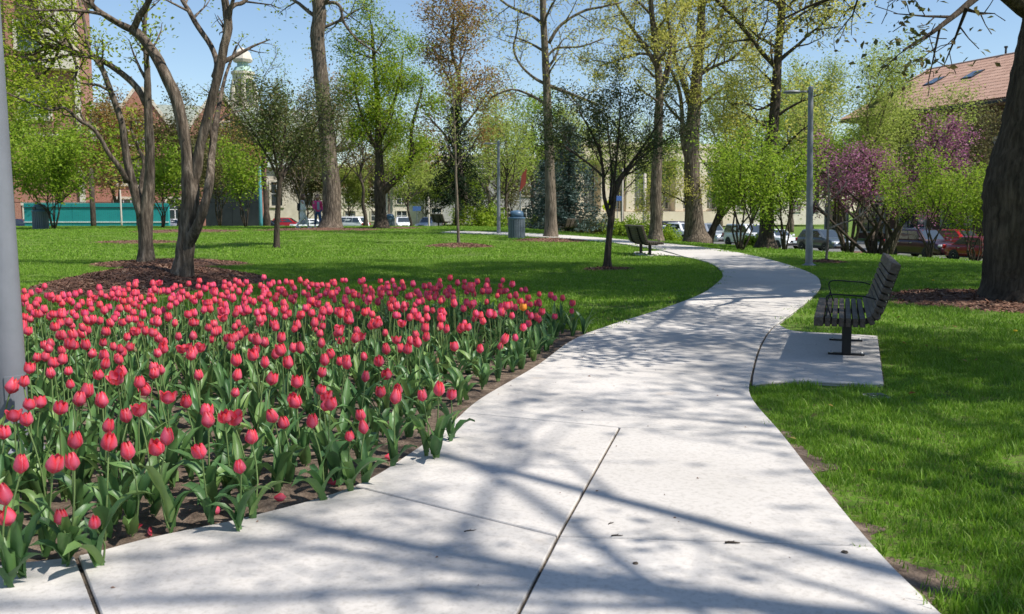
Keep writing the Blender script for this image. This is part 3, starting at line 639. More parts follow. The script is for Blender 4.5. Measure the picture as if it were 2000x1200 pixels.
tall(1280, 468, 41, 14, [[(1281, 470, 25), (1281, 430, 23), (1281, 370, 22), (1284, 300, 19), (1286, 240, 17), (1288, 180, 15), (1285, 130, 14), (1280, 80, 12), (1272, 20, 10), (1268, -60, 8), (1262, -180, 5)], [(1285, 135, 9), (1268, 105, 8), (1248, 75, 7), (1228, 45, 6), (1205, 10, 5), (1180, -40, 3)], [(1288, 185, 8), (1305, 120, 7), (1310, 70, 6), (1300, 20, 5), (1305, -60, 3)], [(1280, 110, 6), (1250, 105, 5), (1215, 115, 4), (1170, 130, 3)]],
     'grey trunk directly behind the far bench', M['lf_yellow'], 10, 0.10, dict(SPARSE, rmin=0.010, leaf=1), n1=13, ln=2.8, bm='bark', spread=0.2, lf0=0.45)
tall(1355, 465, 44, 15, [[(1360, 469, 50), (1357, 445, 40), (1354, 400, 33), (1351, 340, 31), (1352, 270, 28), (1357, 200, 25), (1362, 140, 21), (1368, 80, 18), (1370, 20, 16), (1375, -60, 12), (1380, -200, 7)], [(1368, 75, 10), (1392, 60, 8), (1405, 45, 7), (1415, 10, 7), (1430, -40, 5), (1450, -120, 3)], [(1354, 230, 9), (1330, 150, 7), (1318, 110, 6), (1322, 60, 5), (1345, 10, 4)], [(1345, 320, 12), (1333, 270, 10), (1332, 220, 8), (1325, 170, 7), (1300, 120, 6), (1275, 100, 4)], [(1352, 420, 4), (1335, 395, 3.5), (1310, 382, 3), (1290, 375, 2)], [(1362, 150, 7), (1395, 130, 6), (1430, 115, 5), (1465, 80, 4)]],
     'thick dark trunk with wide roots in front of the parked vans', M['lf_yellow'], 10, 0.10, dict(SPARSE, rmin=0.010, leaf=1), n1=14, ln=3.0, bm='bark', spread=0.2, lf0=0.42, fl=1.35)
tall(1497, 480, 34, 16, [[(1496, 484, 40), (1497, 460, 29), (1498, 420, 27), (1500, 370, 25), (1504, 310, 23), (1510, 250, 21), (1515, 190, 19), (1518, 130, 17), (1523, 70, 15), (1527, 10, 14), (1530, -80, 11), (1535, -220, 6)], [(1515, 130, 11), (1490, 105, 9), (1470, 78, 8), (1448, 52, 8), (1425, 25, 7), (1400, 0, 7), (1370, -50, 4)], [(1530, 65, 6), (1550, 40, 5), (1575, 22, 4), (1600, 10, 3), (1640, 0, 2)], [(1512, 200, 6), (1480, 215, 4), (1455, 200, 3), (1430, 205, 2)]],
     'leaning dark trunk left of the tall lamp post, with pale yellow young leaves', M['lf_yellow'], 7, 0.11, dict(SPARSE, rmin=0.009, leaf=1), n1=14, ln=2.8, bm='bark_dark', spread=0.25, lf0=0.35, fl=1.3)
# leaning stub trunks beside the thick one
tall(1388, 467, 44.5, 17, [[(1384, 470, 18), (1394, 445, 13), (1404, 420, 12), (1412, 395, 10), (1425, 360, 7), (1440, 320, 4)], [(1400, 440, 8), (1412, 420, 7), (1425, 405, 6), (1440, 370, 3)]],
     'short leaning red-brown trunk right of the thickest rooted trunk', M['lf_fresh'], 6, 0.12, dict(DEC, rmin=0.010, leaf=1), n1=7, ln=1.4, bm='bark_dark', spread=0.22, lf0=0.5, fl=1.15)
# --- big dark tree at the right edge
BIG = dict(nb=[0, 6, 5, 4], up=[0.05, 0.04, 0.0], leaf=2, max=2, ang=0.9, ratio=0.5, wob=0.30, seg=0.55, rmin=0.006)
Y = 12.6; T = Wood(21)
P_, R_ = limb(T, Y, [(2020, 603, 200), (2013, 570, 178), (2008, 530, 160), (2005, 480, 152), (2005, 420, 152), (2003, 370, 150), (2009, 330, 140), (2020, 270, 126), (2030, 200, 116), (2040, 130, 110), (2052, 60, 104), (2062, 0, 98), (2080, -120, 84), (2090, -260, 64), (2080, -420, 48), (2095, -600, 34), (2110, -800, 18)], 26, sub=5)
flare(P_, R_, 0, 1.45, 0.45); trunk_to_ground(P_, R_, 0)
for spec in ([(2050, 40, 46), (2005, 15, 40, -.2), (1960, -20, 34, -.5), (1880, -100, 26, -.9), (1780, -190, 18, -1.4), (1660, -260, 10, -2)],
             [(2080, -120, 50), (2180, -230, 40, .6), (2290, -350, 30, 1.2), (2400, -450, 18, 1.8)],
             [(2088, -240, 44), (2000, -370, 34, 1.5), (1900, -480, 26, 3.0), (1780, -600, 16, 4.2), (1650, -680, 9, 5)],
             [(2088, -250, 40), (2030, -380, 30, -1.5), (1960, -500, 22, -3), (1880, -600, 14, -4.2), (1800, -690, 8, -5)],
             [(2080, -420, 34), (2180, -560, 26, 1.8), (2260, -700, 18, 3.2), (2330, -860, 9, 4.5)],
             [(2080, -400, 30), (2190, -520, 22, -1.8), (2280, -640, 14, -3.4), (2350, -780, 8, -4.6)],
             [(2095, -600, 26), (2000, -760, 18, .8), (1930, -900, 10, 1.5)]):
    q, r_ = limb(T, Y, spec, 9); low_ = spec[0][1] == 40; nan_ = len(T.an); sprout(T, q, r_, 0, BIG, 2.8, n=8, f0=0.3, length=2.6)
    if low_: T.an = T.an[:nan_] + [q_ for q_ in T.an[nan_:] if T.rg.random() < 0.16]
for a_, m_, e_ in (((7.3, 12.6, 5.5), (4.8, 13.2, 8.0), (2.6, 13.8, 9.5)), ((7.4, 12.6, 6.0), (4.5, 14.5, 8.6), (1.2, 17.2, 10.5)), ((7.5, 12.6, 6.5), (4.8, 11.6, 9.0), (1.8, 10.4, 11)), ((7.6, 12.6, 7.0), (5.5, 15, 9.5), (3.8, 19, 11)), ((7.6, 12.6, 7.5), (4.5, 14.6, 10.5), (2.0, 16.6, 12.5)), ((7.6, 12.6, 8.0), (4.0, 16, 12), (0.5, 19.5, 13.5)), ((7.6, 12.6, 8.5), (5.0, 11.0, 12), (2.5, 8.8, 13.5)), ((7.6, 12.6, 8.0), (9.0, 16, 11), (10.5, 19, 13))):
    q = catmull([Vector(a_), Vector(m_) + Vector((0, 0, .4)), Vector(e_)], 4); r_ = [0.15 * (1 - .85 * i / (len(q) - 1)) for i in range(len(q))]
    T.trunk.append((q, r_, 8)); sprout(T, q, r_, 0, BIG, 3.0, n=9, f0=0.3, length=3.2)
sprout(T, P_, R_, 0, BIG, 3.0, n=6, f0=0.75, length=3.0)
finish(T, 'tall_tree', 'massive dark-barked tree filling the right edge of the picture', (P_[1].x, Y, 0), M['lf_olive'], 13, 0.22, 0.095, M['bark_dark'], rough=0.035)
# the same kind of tree, standing just outside the frame on the right; its limbs shade the near path
def shade_tree(x, y, H, cr, seed, label, n1=11, lk=2, spread=0.16, lsize=0.09, rr=0.34, z0=0.30):
    T = Wood(seed); gen(T, (x, y, tz(x, y)), H, cr, H * z0, P=dict(BIG, up=[0.10, 0.05, 0.0], ang=1.05), n1=n1, r=rr, leader=0.9)
    finish(T, 'tall_tree', label, (x, y, tz(x, y)), M['lf_olive'], lk, spread, lsize, M['bark_dark'])
shade_tree(6.4, 0.9, 11.5, 5.0, 31, 'large tree just beyond the right edge shading the near path', n1=20, lk=2, rr=0.20, spread=0.16)
shade_tree(10.6, 4.4, 11.5, 4.8, 34, 'second tree just beyond the right edge shading the lawn by the bench', n1=24, lk=13, lsize=0.11, spread=0.18)
shade_tree(11.8, 14.2, 14, 5.6, 35, 'tall tree right of the massive trunk, outside the frame, shading the middle lawn', n1=32, lk=14, spread=0.34, lsize=0.14, z0=0.44)
shade_tree(15.5, 18.5, 14, 5.5, 32, 'large tree far right beyond the dark trunk shading the middle lawn', n1=22, lk=10, spread=0.35, lsize=0.16)

# --- multi-stem shrubs and small trees
def shrub(u, v, Y, seed, stems, H, W, label, lm, lk, size, spread, bm='bark_dark', name='tall_shrub', P=None, ln=1.0, n1=7, group=None, cat='shrub', r=0.035, f0=0.3, cut=0.0):
    T = Wood(seed); rg = T.rg; p = at(u, v, Y); p.z = tz(p.x, Y); P = P or dict(VASE, rmin=0.006, leaf=0, max=1, nb=[0, 6, 4])
    for i in range(stems):
        a = 2 * math.pi * i / stems + rg.uniform(-.4, .4); rr = W * rg.uniform(0.35, 1.0); h = H * rg.uniform(0.75, 1.0) * (1 - 0.25 * (rr / W) ** 2)
        pts = [p + Vector((0.05 * math.cos(a), 0.05 * math.sin(a), -0.05))]
        for k in range(1, 6):
            f = k / 5; pts.append(p + Vector((rr * f ** 1.3 * math.cos(a) + rg.gauss(0, 0.06 * W), rr * f ** 1.3 * math.sin(a) + rg.gauss(0, 0.06 * W), h * f)))
        Q = catmull(pts, 2); Rr = [r * (1 - 0.75 * j / (len(Q) - 1)) for j in range(len(Q))]
        T.trunk.append((Q, Rr, 6)); sprout(T, Q, Rr, 0, P, ln, n=n1, f0=f0, length=ln)
    return finish(T, name, label, p, lm, lk, spread, size, M[bm], group=group, cat=cat)
shrub(105, 449, 46, 41, 9, 5.6, 3.0, 'bright green multi-stem shrub before the teal wall at far left', M['lf_fresh'], 8, 0.17, 0.28, ln=1.5, n1=8)
shrub(318, 446, 50, 42, 6, 4.6, 1.7, 'green multi-stem shrub seen between the two multi-stem trees', M['lf_fresh'], 6, 0.17, 0.25, ln=1.1)
shrub(430, 446, 56, 43, 6, 6.2, 2.2, 'brown-green shrub behind the front multi-stem tree', M['lf_olive'], 6, 0.16, 0.3, ln=1.2)
shrub(480, 446, 52, 44, 5, 5.4, 1.6, 'light green shrub in front of the dark fence', M['lf_fresh'], 7, 0.16, 0.25, ln=1.1)
shrub(1446, 486, 30, 45, 7, 3.7, 1.6, 'lime green multi-stem shrub beside the bend of the path', M['lf_fresh'], 9, 0.10, 0.20, ln=1.0, n1=8, f0=0.33)
shrub(1532, 487, 33, 46, 6, 3.9, 1.5, 'lime green multi-stem shrub just left of the tall lamp post', M['lf_fresh'], 9, 0.11, 0.20, ln=1.0, n1=8, f0=0.33)
shrub(1815, 499, 37, 47, 8, 4.3, 2.4, 'broad green multi-stem shrub in front of the maroon car', M['lf_fresh'], 8, 0.10, 0.22, ln=1.1, n1=8, f0=0.5)
shrub(1905, 494, 40, 48, 7, 4.2, 2.0, 'green shrub half hidden by the massive dark trunk', M['lf_fresh'], 9, 0.11, 0.22, ln=1.2, n1=8, f0=0.42)
# flowering tree and the tall willowy tree behind it
shrub(1710, 492, 42, 49, 11, 5.9, 5.6, 'flowering tree with pink-purple blossom and splayed stems by the street', M['lf_pink'], 5, 0.11, 0.22, bm='bark_dark', name='flowering_tree', cat='tree', r=0.09, ln=1.6, n1=8, P=dict(VASE, rmin=0.010, leaf=1, max=2, nb=[0, 4, 4], up=[0.08, 0.05]), f0=0.48)
shrub(1660, 494, 45, 50, 7, 11.2, 3.6, 'tall airy tree with pale green leaves behind the tall lamp post', M['lf_pale'], 9, 0.12, 0.34, bm='bark', name='airy_tree', cat='tree', r=0.075, ln=1.7, n1=9, P=dict(VASE, rmin=0.008, leaf=0, max=2, nb=[0, 4, 3]), f0=0.35)
shrub(1735, 494, 48, 51, 6, 11.2, 3.6, 'second airy pale green tree, right of the flowering tree', M['lf_pale'], 9, 0.12, 0.34, bm='bark', name='airy_tree', cat='tree', r=0.07, ln=1.6, n1=9, P=dict(VASE, rmin=0.008, leaf=0, max=2, nb=[0, 4, 3]), f0=0.35)

# --- conifers
def spruce(u, Y, seed, H, W, label, lm, z0=0.3, droop=-0.25, dens=1.0, cut=None):
    T = Wood(seed); rg = T.rg; p = at(u, 440, Y); p.z = tz(p.x, Y)
    T.trunk.append(([p + Vector((0, 0, -.1)), p + Vector((0, 0, H * .5)), p + Vector((0, 0, H))], [H * .018, H * .011, 0.01], 7))
    n = int(34 * dens)
    for i in range(n):
        f = i / n; z = z0 + (H - z0) * f ** 1.1; L = W * (1 - f) ** 0.8 * rg.uniform(0.75, 1.1) + 0.2
        for k in range(5):
            a = i * 2.4 + k * 1.2566 + rg.uniform(-.25, .25); d = Vector((math.cos(a), math.sin(a), 0))
            pts = [p + Vector((0, 0, z))]
            for j in range(1, 5): pts.append(p + Vector((0, 0, z)) + d * L * j / 4 + Vector((0, 0, droop * L * (j / 4) ** 1.2 + 0.12 * L * max(0, j - 2) / 2)))
            T.br.append((pts, [0.03, 0.022, 0.016, 0.01, 0.005], 3))
            for j in range(1, 5):
                m = max(1, int(L * 1.6)) + (1 if j > 1 else 0)
                for _ in range(m): T.an.append(pts[j - 1].lerp(pts[j], rg.random()) + Vector((rg.gauss(0, .08), rg.gauss(0, .08), -rg.random() * .12)))
    return finish(T, 'spruce_tree', label, p, lm, 4, 0.10, 0.22, M['bark_dark'], aspect=0.28, lup=0.2)
spruce(1110, 54, 61, 6.4, 2.6, 'blue-grey spruce behind the slim straight trunk', M['lf_blue'], 0.5, -0.15)
spruce(892, 60, 62, 8.0, 2.3, 'dark drooping spruce behind the thin sapling', M['lf_spruce'], 2.0, -0.55)
spruce(1065, 60, 63, 4.8, 1.9, 'small blue-grey spruce at the left of the larger one', M['lf_blue'], 0.4, -0.15, 0.7)

# --- background trees
def bgtree(u, Y, H, cr, lm, seed, label, z0=0.28, lk=3, size=0.28, bm='bark', r=None, spread=0.5, n1=12, P=None, lean=(0, 0), name='park_tree', group='trees in the background'):
    p = at(u, 440, Y); p.z = tz(p.x, Y); T = Wood(seed)
    gen(T, p, H, cr, H * z0, P=P or dict(DEC, rmin=0.016, leaf=1, seg=0.9), n1=n1, r=r, lean=lean)
    return finish(T, name, label, p, lm, lk, spread, size, M[bm], group=group)
BB = dict(DEC, rmin=0.016, leaf=1, seg=0.9, nb=[0, 5, 4], up=[0.16, 0.1, 0.05], ang=0.75)
for a_ in (
    (890, 66, 17.5, 5.0, 'lf_rust', 71, 'tall tree with rusty and yellow young leaves left of centre', .22, 5, .26, 'bark', 16),
    (712, 74, 9.5, 4.2, 'lf_olive', 72, 'vase-shaped tree between the thickest trunk and the forked trunk', .34, 1, .24, 'bark_dark', 12),
    (455, 84, 9.5, 4.6, 'lf_rust', 100, 'reddish twiggy tree between the dark fence and the stone tower', .2, 4, .28, 'bark_dark', 14),
    (120, 80, 9.0, 4.4, 'lf_olive', 101, 'olive tree in front of the brick hall', .2, 4, .28, 'bark_dark', 14),
    (590, 84, 10, 5.0, 'lf_olive', 73, 'bare brownish tree behind the two walkers', .25, 2, .28, 'bark', 14),
    (655, 92, 15, 6.0, 'lf_rust', 74, 'reddish budding tree rising behind the thickest trunk', .25, 2, .30, 'bark', 14),
    (800, 96, 9, 5.0, 'lf_pale', 75, 'pale low tree over the white parked cars', .3, 3, .30, 'bark_dark', 14),
    (990, 78, 9.5, 4.4, 'lf_pale', 76, 'leaning pale tree behind the far lamp post', .32, 2, .26, 'bark_dark', 12),
    (955, 110, 15, 6.5, 'lf_pale', 77, 'hazy pale green tree far beyond the sapling', .2, 3, .36, 'bark', 14),
    (1040, 120, 17, 7.0, 'lf_fresh', 78, 'far green tree left of the slim straight trunk', .2, 3, .38, 'bark', 14),
    (1215, 104, 12, 6.0, 'lf_pale', 79, 'pale tree before the cream columned building', .3, 2, .32, 'bark_pale', 12),
    (1405, 112, 19, 7.0, 'lf_pale', 80, 'tall hazy tree beyond the parked vans', .25, 3, .36, 'bark', 14),
    (1470, 92, 12, 5.5, 'lf_pale', 81, 'hazy green tree left of the leaning dark trunk', .25, 4, .30, 'bark', 14),
    (1590, 88, 16, 5.5, 'lf_pale', 82, 'large pale tree behind the tall lamp post', .22, 5, .28, 'bark', 16),
    (1640, 78, 9, 4.4, 'lf_fresh', 83, 'green tree across the street behind the grey car', .2, 4, .26, 'bark_dark', 14),
    (1900, 66, 9.5, 4.0, 'lf_olive', 84, 'dull green tree in front of the tiled roof', .25, 4, .22, 'bark_dark', 14),
    (225, 74, 10.0, 4.8, 'lf_rust', 85, 'reddish brown tree before the brick gable', .2, 4, .28, 'bark_dark', 14),
    (350, 78, 9.5, 4.6, 'lf_olive', 86, 'brownish tree behind the front multi-stem trunk', .2, 5, .28, 'bark_dark', 14),
    (520, 72, 13.0, 4.2, 'lf_green', 87, 'upright green tree right of the stone tower', .3, 1.4, .20, 'bark_dark', 14),
    (20, 58, 8.0, 4.2, 'lf_fresh', 88, 'green tree at the far left before the brick building', .2, 4, .24, 'bark_dark', 14),
    (1290, 128, 13, 6.0, 'lf_fresh', 89, 'green tree at the corner of the cream building', .2, 3, .36, 'bark', 12),
    (1545, 120, 18, 7.0, 'lf_fresh', 90, 'distant green tree above the grey car', .2, 4, .36, 'bark', 14),
    (1120, 135, 16, 8.0, 'lf_pale', 91, 'farthest pale tree above the blue-grey spruce', .2, 3, .42, 'bark', 14),
    (430, 104, 9.0, 4.5, 'lf_olive', 92, 'low dull tree in front of the grey slate roof', .25, 3, .32, 'bark_dark', 12),
    (600, 128, 8.0, 5.0, 'lf_olive', 94, 'low twiggy tree behind the walker in the pale coat', .12, 5, .34, 'bark', 14),
    (682, 132, 7.5, 5.5, 'lf_pale', 95, 'low pale tree between the walkers and the forked trunk', .12, 5, .34, 'bark', 14),
    (738, 136, 8.5, 5.0, 'lf_olive', 96, 'low olive tree directly behind the forked trunk', .12, 4, .36, 'bark', 14),
    (832, 134, 8.0, 5.5, 'lf_pale', 97, 'low pale tree above the pale blue-white car', .12, 5, .34, 'bark', 14),
    (905, 130, 8.0, 5.0, 'lf_fresh', 98, 'low green tree far behind the thin sapling', .12, 5, .34, 'bark', 14),
    (1000, 132, 8.0, 5.5, 'lf_olive', 99, 'low twiggy tree far behind the near litter bin', .12, 4, .34, 'bark', 14),
    (760, 125, 14, 7.0, 'lf_olive', 93, 'bare distant tree between the forked trunk and the rusty tree', .25, 2, .36, 'bark', 14),
):
    bgtree(a_[0], a_[1], a_[2], a_[3], M[a_[4]], a_[5], a_[6], a_[7], int(a_[8] * 3.0), a_[9] * 0.72, a_[10], n1=a_[11] + 3, P=BB, spread=0.45)

# --- low bushes along the far path
def bush(u, Y, seed, rx, rz, label, lm, n=900, size=0.16, ry=None):
    rg = np.random.default_rng(seed); p = at(u, 440, Y); p.z = tz(p.x, Y); ry = ry or rx * 0.7; T = Wood(seed)
    for i in range(14):
        a = i * 2.4; e = Vector((math.cos(a) * rx * 0.7 * T.rg.random(), math.sin(a) * ry * 0.7 * T.rg.random(), rz * T.rg.uniform(0.6, 0.95)))
        T.br.append(([p, p + e * 0.5 + Vector((0, 0, .1)), p + e], [0.025, 0.015, 0.006], 4))
    A = []
    for _ in range(n):
        v = rg.normal(0, 1, 3); v /= np.linalg.norm(v); v[2] = abs(v[2]); k = rg.uniform(0.55, 1.0) * (1 + 0.22 * math.sin(v[0] * 5 + seed) * math.cos(v[1] * 4 + seed) + 0.15 * math.sin(v[0] * 11 + v[2] * 7))
        A.append(p + Vector((v[0] * rx * k, v[1] * ry * k, v[2] * rz * k + 0.05)))
    T.an = A; return finish(T, 'bush', label, p, lm, 3, 0.10, size, M['bark_dark'], cat='bush', crown='foliage', group='bushes along the far path')
for a_ in ((925, 62, 1, 1.7, 1.9, 'rounded bright green bush behind the sapling', 'lf_green'), (958, 63, 2, 1.3, 1.8, 'green bush left of the far lamp post', 'lf_fresh'),
           (1060, 62, 3, 1.6, 1.2, 'low bush behind the slim straight trunk', 'lf_green'), (1135, 60, 4, 1.7, 1.25, 'twiggy olive bush left of the dark young tree', 'lf_olive'),
           (1178, 59, 5, 1.5, 1.35, 'olive bush behind the dark young tree', 'lf_olive'), (1222, 58, 6, 1.6, 1.4, 'green bush left of the far bench', 'lf_fresh'), (1258, 57, 7, 1.3, 1.35, 'green bush right behind the far bench', 'lf_fresh'),
           (1300, 66, 8, 1.2, 1.3, 'small green bush before the dark blue van', 'lf_green'), (1470, 45, 9, 0.6, 0.5, 'small low plant beside the white parked car', 'lf_fresh')):
    bush(a_[0], a_[1], a_[2], a_[3], a_[4], a_[5], M[a_[6]])

# ------------------------------------------------------------------ tulips
def petal_mat():
    m, t, p = new_mat('tulip_petal'); at_ = nd(t, 'ShaderNodeAttribute'); at_.attribute_name = 'pc'; sx = nd(t, 'ShaderNodeSeparateColor'); t.links.new(at_.outputs['Color'], sx.inputs[0])
    oi = nd(t, 'ShaderNodeObjectInfo'); ob = nd(t, 'ShaderNodeNewGeometry')
    r = ramp(t, sx.outputs[0], [(0.0, (0.75, 0.155, 0.25)), (0.35, (0.80, 0.10, 0.16)), (0.70, (0.84, 0.035, 0.052)), (1.0, (0.86, 0.036, 0.03))])
    r2 = ramp(t, sx.outputs[1], [(0.0, (0.86, 0.80, 0.55)), (0.12, (1, 1, 1)), (1.0, (1, 1, 1))])
    mx = nd(t, 'ShaderNodeMix', data_type='RGBA', blend_type='MULTIPLY'); mx.inputs[0].default_value = 1.0
    t.links.new(r.outputs[0], mx.inputs[6]); t.links.new(r2.outputs[0], mx.inputs[7])
    n = nd(t, 'ShaderNodeTexNoise', Scale=45.0, Detail=3.0); tc = nd(t, 'ShaderNodeTexCoord'); mp = nd(t, 'ShaderNodeMapping'); mp.inputs['Scale'].default_value = (1, 1, 0.12)
    t.links.new(tc.outputs['Object'], mp.inputs[0]); t.links.new(mp.outputs[0], n.inputs['Vector'])
    hs = nd(t, 'ShaderNodeHueSaturation'); t.links.new(mx.outputs[2], hs.inputs['Color'])
    sb = nd(t, 'ShaderNodeMath', operation='ADD'); t.links.new(n.outputs[0], sb.inputs[0]); t.links.new(oi.outputs['Random'], sb.inputs[1])
    v1 = nd(t, 'ShaderNodeMapRange'); v1.inputs[1].default_value = 0.2; v1.inputs[2].default_value = 1.8; v1.inputs[3].default_value = 0.70; v1.inputs[4].default_value = 1.22; t.links.new(sb.outputs[0], v1.inputs[0]); t.links.new(v1.outputs[0], hs.inputs['Value'])
    h1 = nd(t, 'ShaderNodeMapRange'); h1.inputs[3].default_value = 0.482; h1.inputs[4].default_value = 0.512; t.links.new(ob.outputs['Random Per Island'], h1.inputs[0]); t.links.new(h1.outputs[0], hs.inputs['Hue'])
    t.links.new(hs.outputs[0], p.inputs['Base Color']); p.inputs['Roughness'].default_value = 0.42; p.inputs['Specular IOR Level'].default_value = 0.35
    p.inputs['Sheen Weight'].default_value = 0.25; p.inputs['Sheen Tint'].default_value = (1, 0.75, 0.85, 1)
    tr = nd(t, 'ShaderNodeBsdfTranslucent'); t.links.new(hs.outputs[0], tr.inputs[0]); ms = nd(t, 'ShaderNodeMixShader'); ms.inputs[0].default_value = 0.38
    t.links.new(p.outputs[0], ms.inputs[1]); t.links.new(tr.outputs[0], ms.inputs[2]); t.links.new(ms.outputs[0], t.nodes['Material Output'].inputs[0])
    return m
M['petal'] = petal_mat()
M['petal_orange'] = leafy('petal_orange', [(0.75, 0.22, 0.03), (0.85, 0.38, 0.05)], 0.3)
M['bud'] = leafy('tulip_bud', [(0.30, 0.26, 0.12), (0.42, 0.14, 0.12), (0.22, 0.27, 0.10)], 0.25)
def tleaf_mat():
    m, t, p = new_mat('tulip_leaf'); g = nd(t, 'ShaderNodeNewGeometry'); oi = nd(t, 'ShaderNodeObjectInfo')
    n = nd(t, 'ShaderNodeTexNoise', Scale=16.0, Detail=4.0); tc = nd(t, 'ShaderNodeTexCoord'); t.links.new(tc.outputs['Object'], n.inputs['Vector'])
    ad = nd(t, 'ShaderNodeMath', operation='ADD'); t.links.new(g.outputs['Random Per Island'], ad.inputs[0]); t.links.new(oi.outputs['Random'], ad.inputs[1])
    fr = nd(t, 'ShaderNodeMath', operation='FRACT'); t.links.new(ad.outputs[0], fr.inputs[0])
    r = ramp(t, fr.outputs[0], [(0.0, (0.06, 0.145, 0.05)), (0.4, (0.10, 0.21, 0.068)), (0.75, (0.145, 0.27, 0.08)), (1.0, (0.22, 0.34, 0.10))])
    r2 = ramp(t, n.outputs[0], [(0.3, (0.82, 0.85, 0.88)), (0.7, (1.12, 1.1, 1.0))])
    mx = nd(t, 'ShaderNodeMix', data_type='RGBA', blend_type='MULTIPLY'); mx.inputs[0].default_value = 1.0
    t.links.new(r.outputs[0], mx.inputs[6]); t.links.new(r2.outputs[0], mx.inputs[7]); t.links.new(mx.outputs[2], p.inputs['Base Color'])
    p.inputs['Roughness'].default_value = 0.42; p.inputs['Specular IOR Level'].default_value = 0.45
    tr = nd(t, 'ShaderNodeBsdfTranslucent'); t.links.new(mx.outputs[2], tr.inputs[0]); ms = nd(t, 'ShaderNodeMixShader'); ms.inputs[0].default_value = 0.3
    t.links.new(p.outputs[0], ms.inputs[1]); t.links.new(tr.outputs[0], ms.inputs[2]); t.links.new(ms.outputs[0], t.nodes['Material Output'].inputs[0])
    return m
M['tleaf'] = tleaf_mat()
M['tstem'] = leafy('tulip_stem', [(0.13, 0.22, 0.07), (0.18, 0.27, 0.09), (0.16, 0.20, 0.07)], 0.1)

def petal(a0, Rr, H, W, opn, tipin, seed, nc=5, nr=7):
    """one cupped petal standing round the flower's axis; V, F, colour"""
    rg = np.random.default_rng(seed); V = []; col = []
    wv = rg.uniform(-1, 1, 3)
    for i in range(nr):
        t = i / (nr - 1)
        prof = math.sin(math.pi * min(1.0, 0.12 + 0.60 * t)) ** 0.8 if t < 0.9 else math.sin(math.pi * 0.66) ** 0.8
        r = Rr * (0.12 + 0.88 * min(1, (t / 0.32)) ** 0.6 if t < 0.32 else 1.0 - tipin * ((t - 0.32) / 0.68) ** 2 + opn * ((t - 0.2) / 0.8) ** 2)
        wd = W * (0.35 + 0.65 * min(1, t / 0.35)) if t < 0.35 else W * max(0.60, 1 - ((t - 0.35) / 0.65) ** 4)
        for j in range(nc):
            s = 2 * j / (nc - 1) - 1; a = a0 + s * wd
            rr = r * (1 - 0.05 * s * s + 0.02 * wv[0] * t * s); z = H * (t - (0.04 * t + 0.17 * t ** 5) * s * s + 0.02 * wv[1] * s * t)
            V.append((rr * math.cos(a), rr * math.sin(a), z)); col.append((abs(s) * 0.55 + 0.45 * t ** 3, t, 0))
    F = [(i * nc + j, i * nc + j + 1, (i + 1) * nc + j + 1, (i + 1) * nc + j) for i in range(nr - 1) for j in range(nc - 1)]
    return np.array(V), np.array(F), np.array(col)
def join(parts):
    Vs, Fs, Cs = [], [], []; b = 0
    for v, f, c in parts: Vs.append(v); Fs.append(f + b); Cs.append(c); b += len(v)
    return np.concatenate(Vs), np.concatenate(Fs), np.concatenate(Cs)
def col_mesh(name, v, f, c, mat):
    me = np_mesh(name, v, f, mat, True); a = me.color_attributes.new('pc', 'FLOAT_COLOR', 'POINT')
    a.data.foreach_set('color', np.column_stack([c, np.ones(len(c))]).astype(np.float32).ravel()); return me
FL = []       # (inner mesh, petal mesh, raw inner, raw petal)
for k, (Rr, H, W, opn, tip) in enumerate(((0.029, 0.072, 0.95, 0.00, 0.52), (0.031, 0.070, 0.95, 0.05, 0.44), (0.032, 0.067, 0.95, 0.14, 0.36), (0.030, 0.078, 0.92, -0.02, 0.56), (0.034, 0.062, 0.92, 0.45, 0.22), (0.026, 0.062, 0.9, -0.02, 0.60))):
    inn = join([petal(math.pi / 3 + 2 * math.pi / 3 * i, Rr * 0.90, H * 0.97, W, opn * 0.8, tip, 50 + k * 7 + i) for i in range(3)])
    out = petal(0, Rr, H, W * 0.98, opn, tip * 0.9, 90 + k)
    FL.append((col_mesh('flower', *inn, M['petal']), col_mesh('petal', *out, M['petal']), inn, out))
bud = join([petal(2.1 * i, 0.012, 0.042, 1.1, 0, 0.6, 300 + i) for i in range(3)])
BUD = np_mesh('flower', bud[0], bud[1], M['bud'], True)
ORANGE = np_mesh('flower', *FL[2][2][:2], M['petal_orange'], True); ORANGE_P = np_mesh('petal', *FL[2][3][:2], M['petal_orange'], True)
def leaf_raw(L, W, lean, curl, seed, nc=5, nr=7):
    rg = np.random.default_rng(seed); V = []; ph = rg.uniform(0, 6.28); tw = rg.uniform(-0.6, 0.6); amp = rg.uniform(0.004, 0.011)
    x = 0.008; z = 0.0; ang = math.pi / 2 - 0.12
    for i in range(nr):
        t = i / (nr - 1)
        if i:
            ang -= (lean + curl * t ** 2.0) / (nr - 1); x += math.cos(ang) * L / (nr - 1); z += math.sin(ang) * L / (nr - 1)
        wd = W * (0.38 + 0.62 * math.sin(math.pi * min(1, t * 0.95 + 0.12)) ** 0.75) if t < 0.97 else W * 0.05
        wd *= 1 if t < 0.8 else max(0.06, 1 - ((t - 0.8) / 0.2) ** 1.6 * 0.8)
        for j in range(nc):
            s = 2 * j / (nc - 1) - 1; cup = 0.42 * wd * s * s * (1 - 0.65 * t); wave = amp * math.sin(t * 9 + ph + (1.5 if s > 0 else 0)) * abs(s) ** 1.5
            nx, nz = -math.sin(ang), math.cos(ang); y = s * wd / 2; tt = tw * t
            V.append((x + (cup + wave) * nx * 1.0 + y * math.sin(tt) * 0.5, y * math.cos(tt), max(0.004, z + (cup + wave) * nz)))
    F = [(i * nc + j, i * nc + j + 1, (i + 1) * nc + j + 1, (i + 1) * nc + j) for i in range(nr - 1) for j in range(nc - 1)]
    return np.array(V), np.array(F)
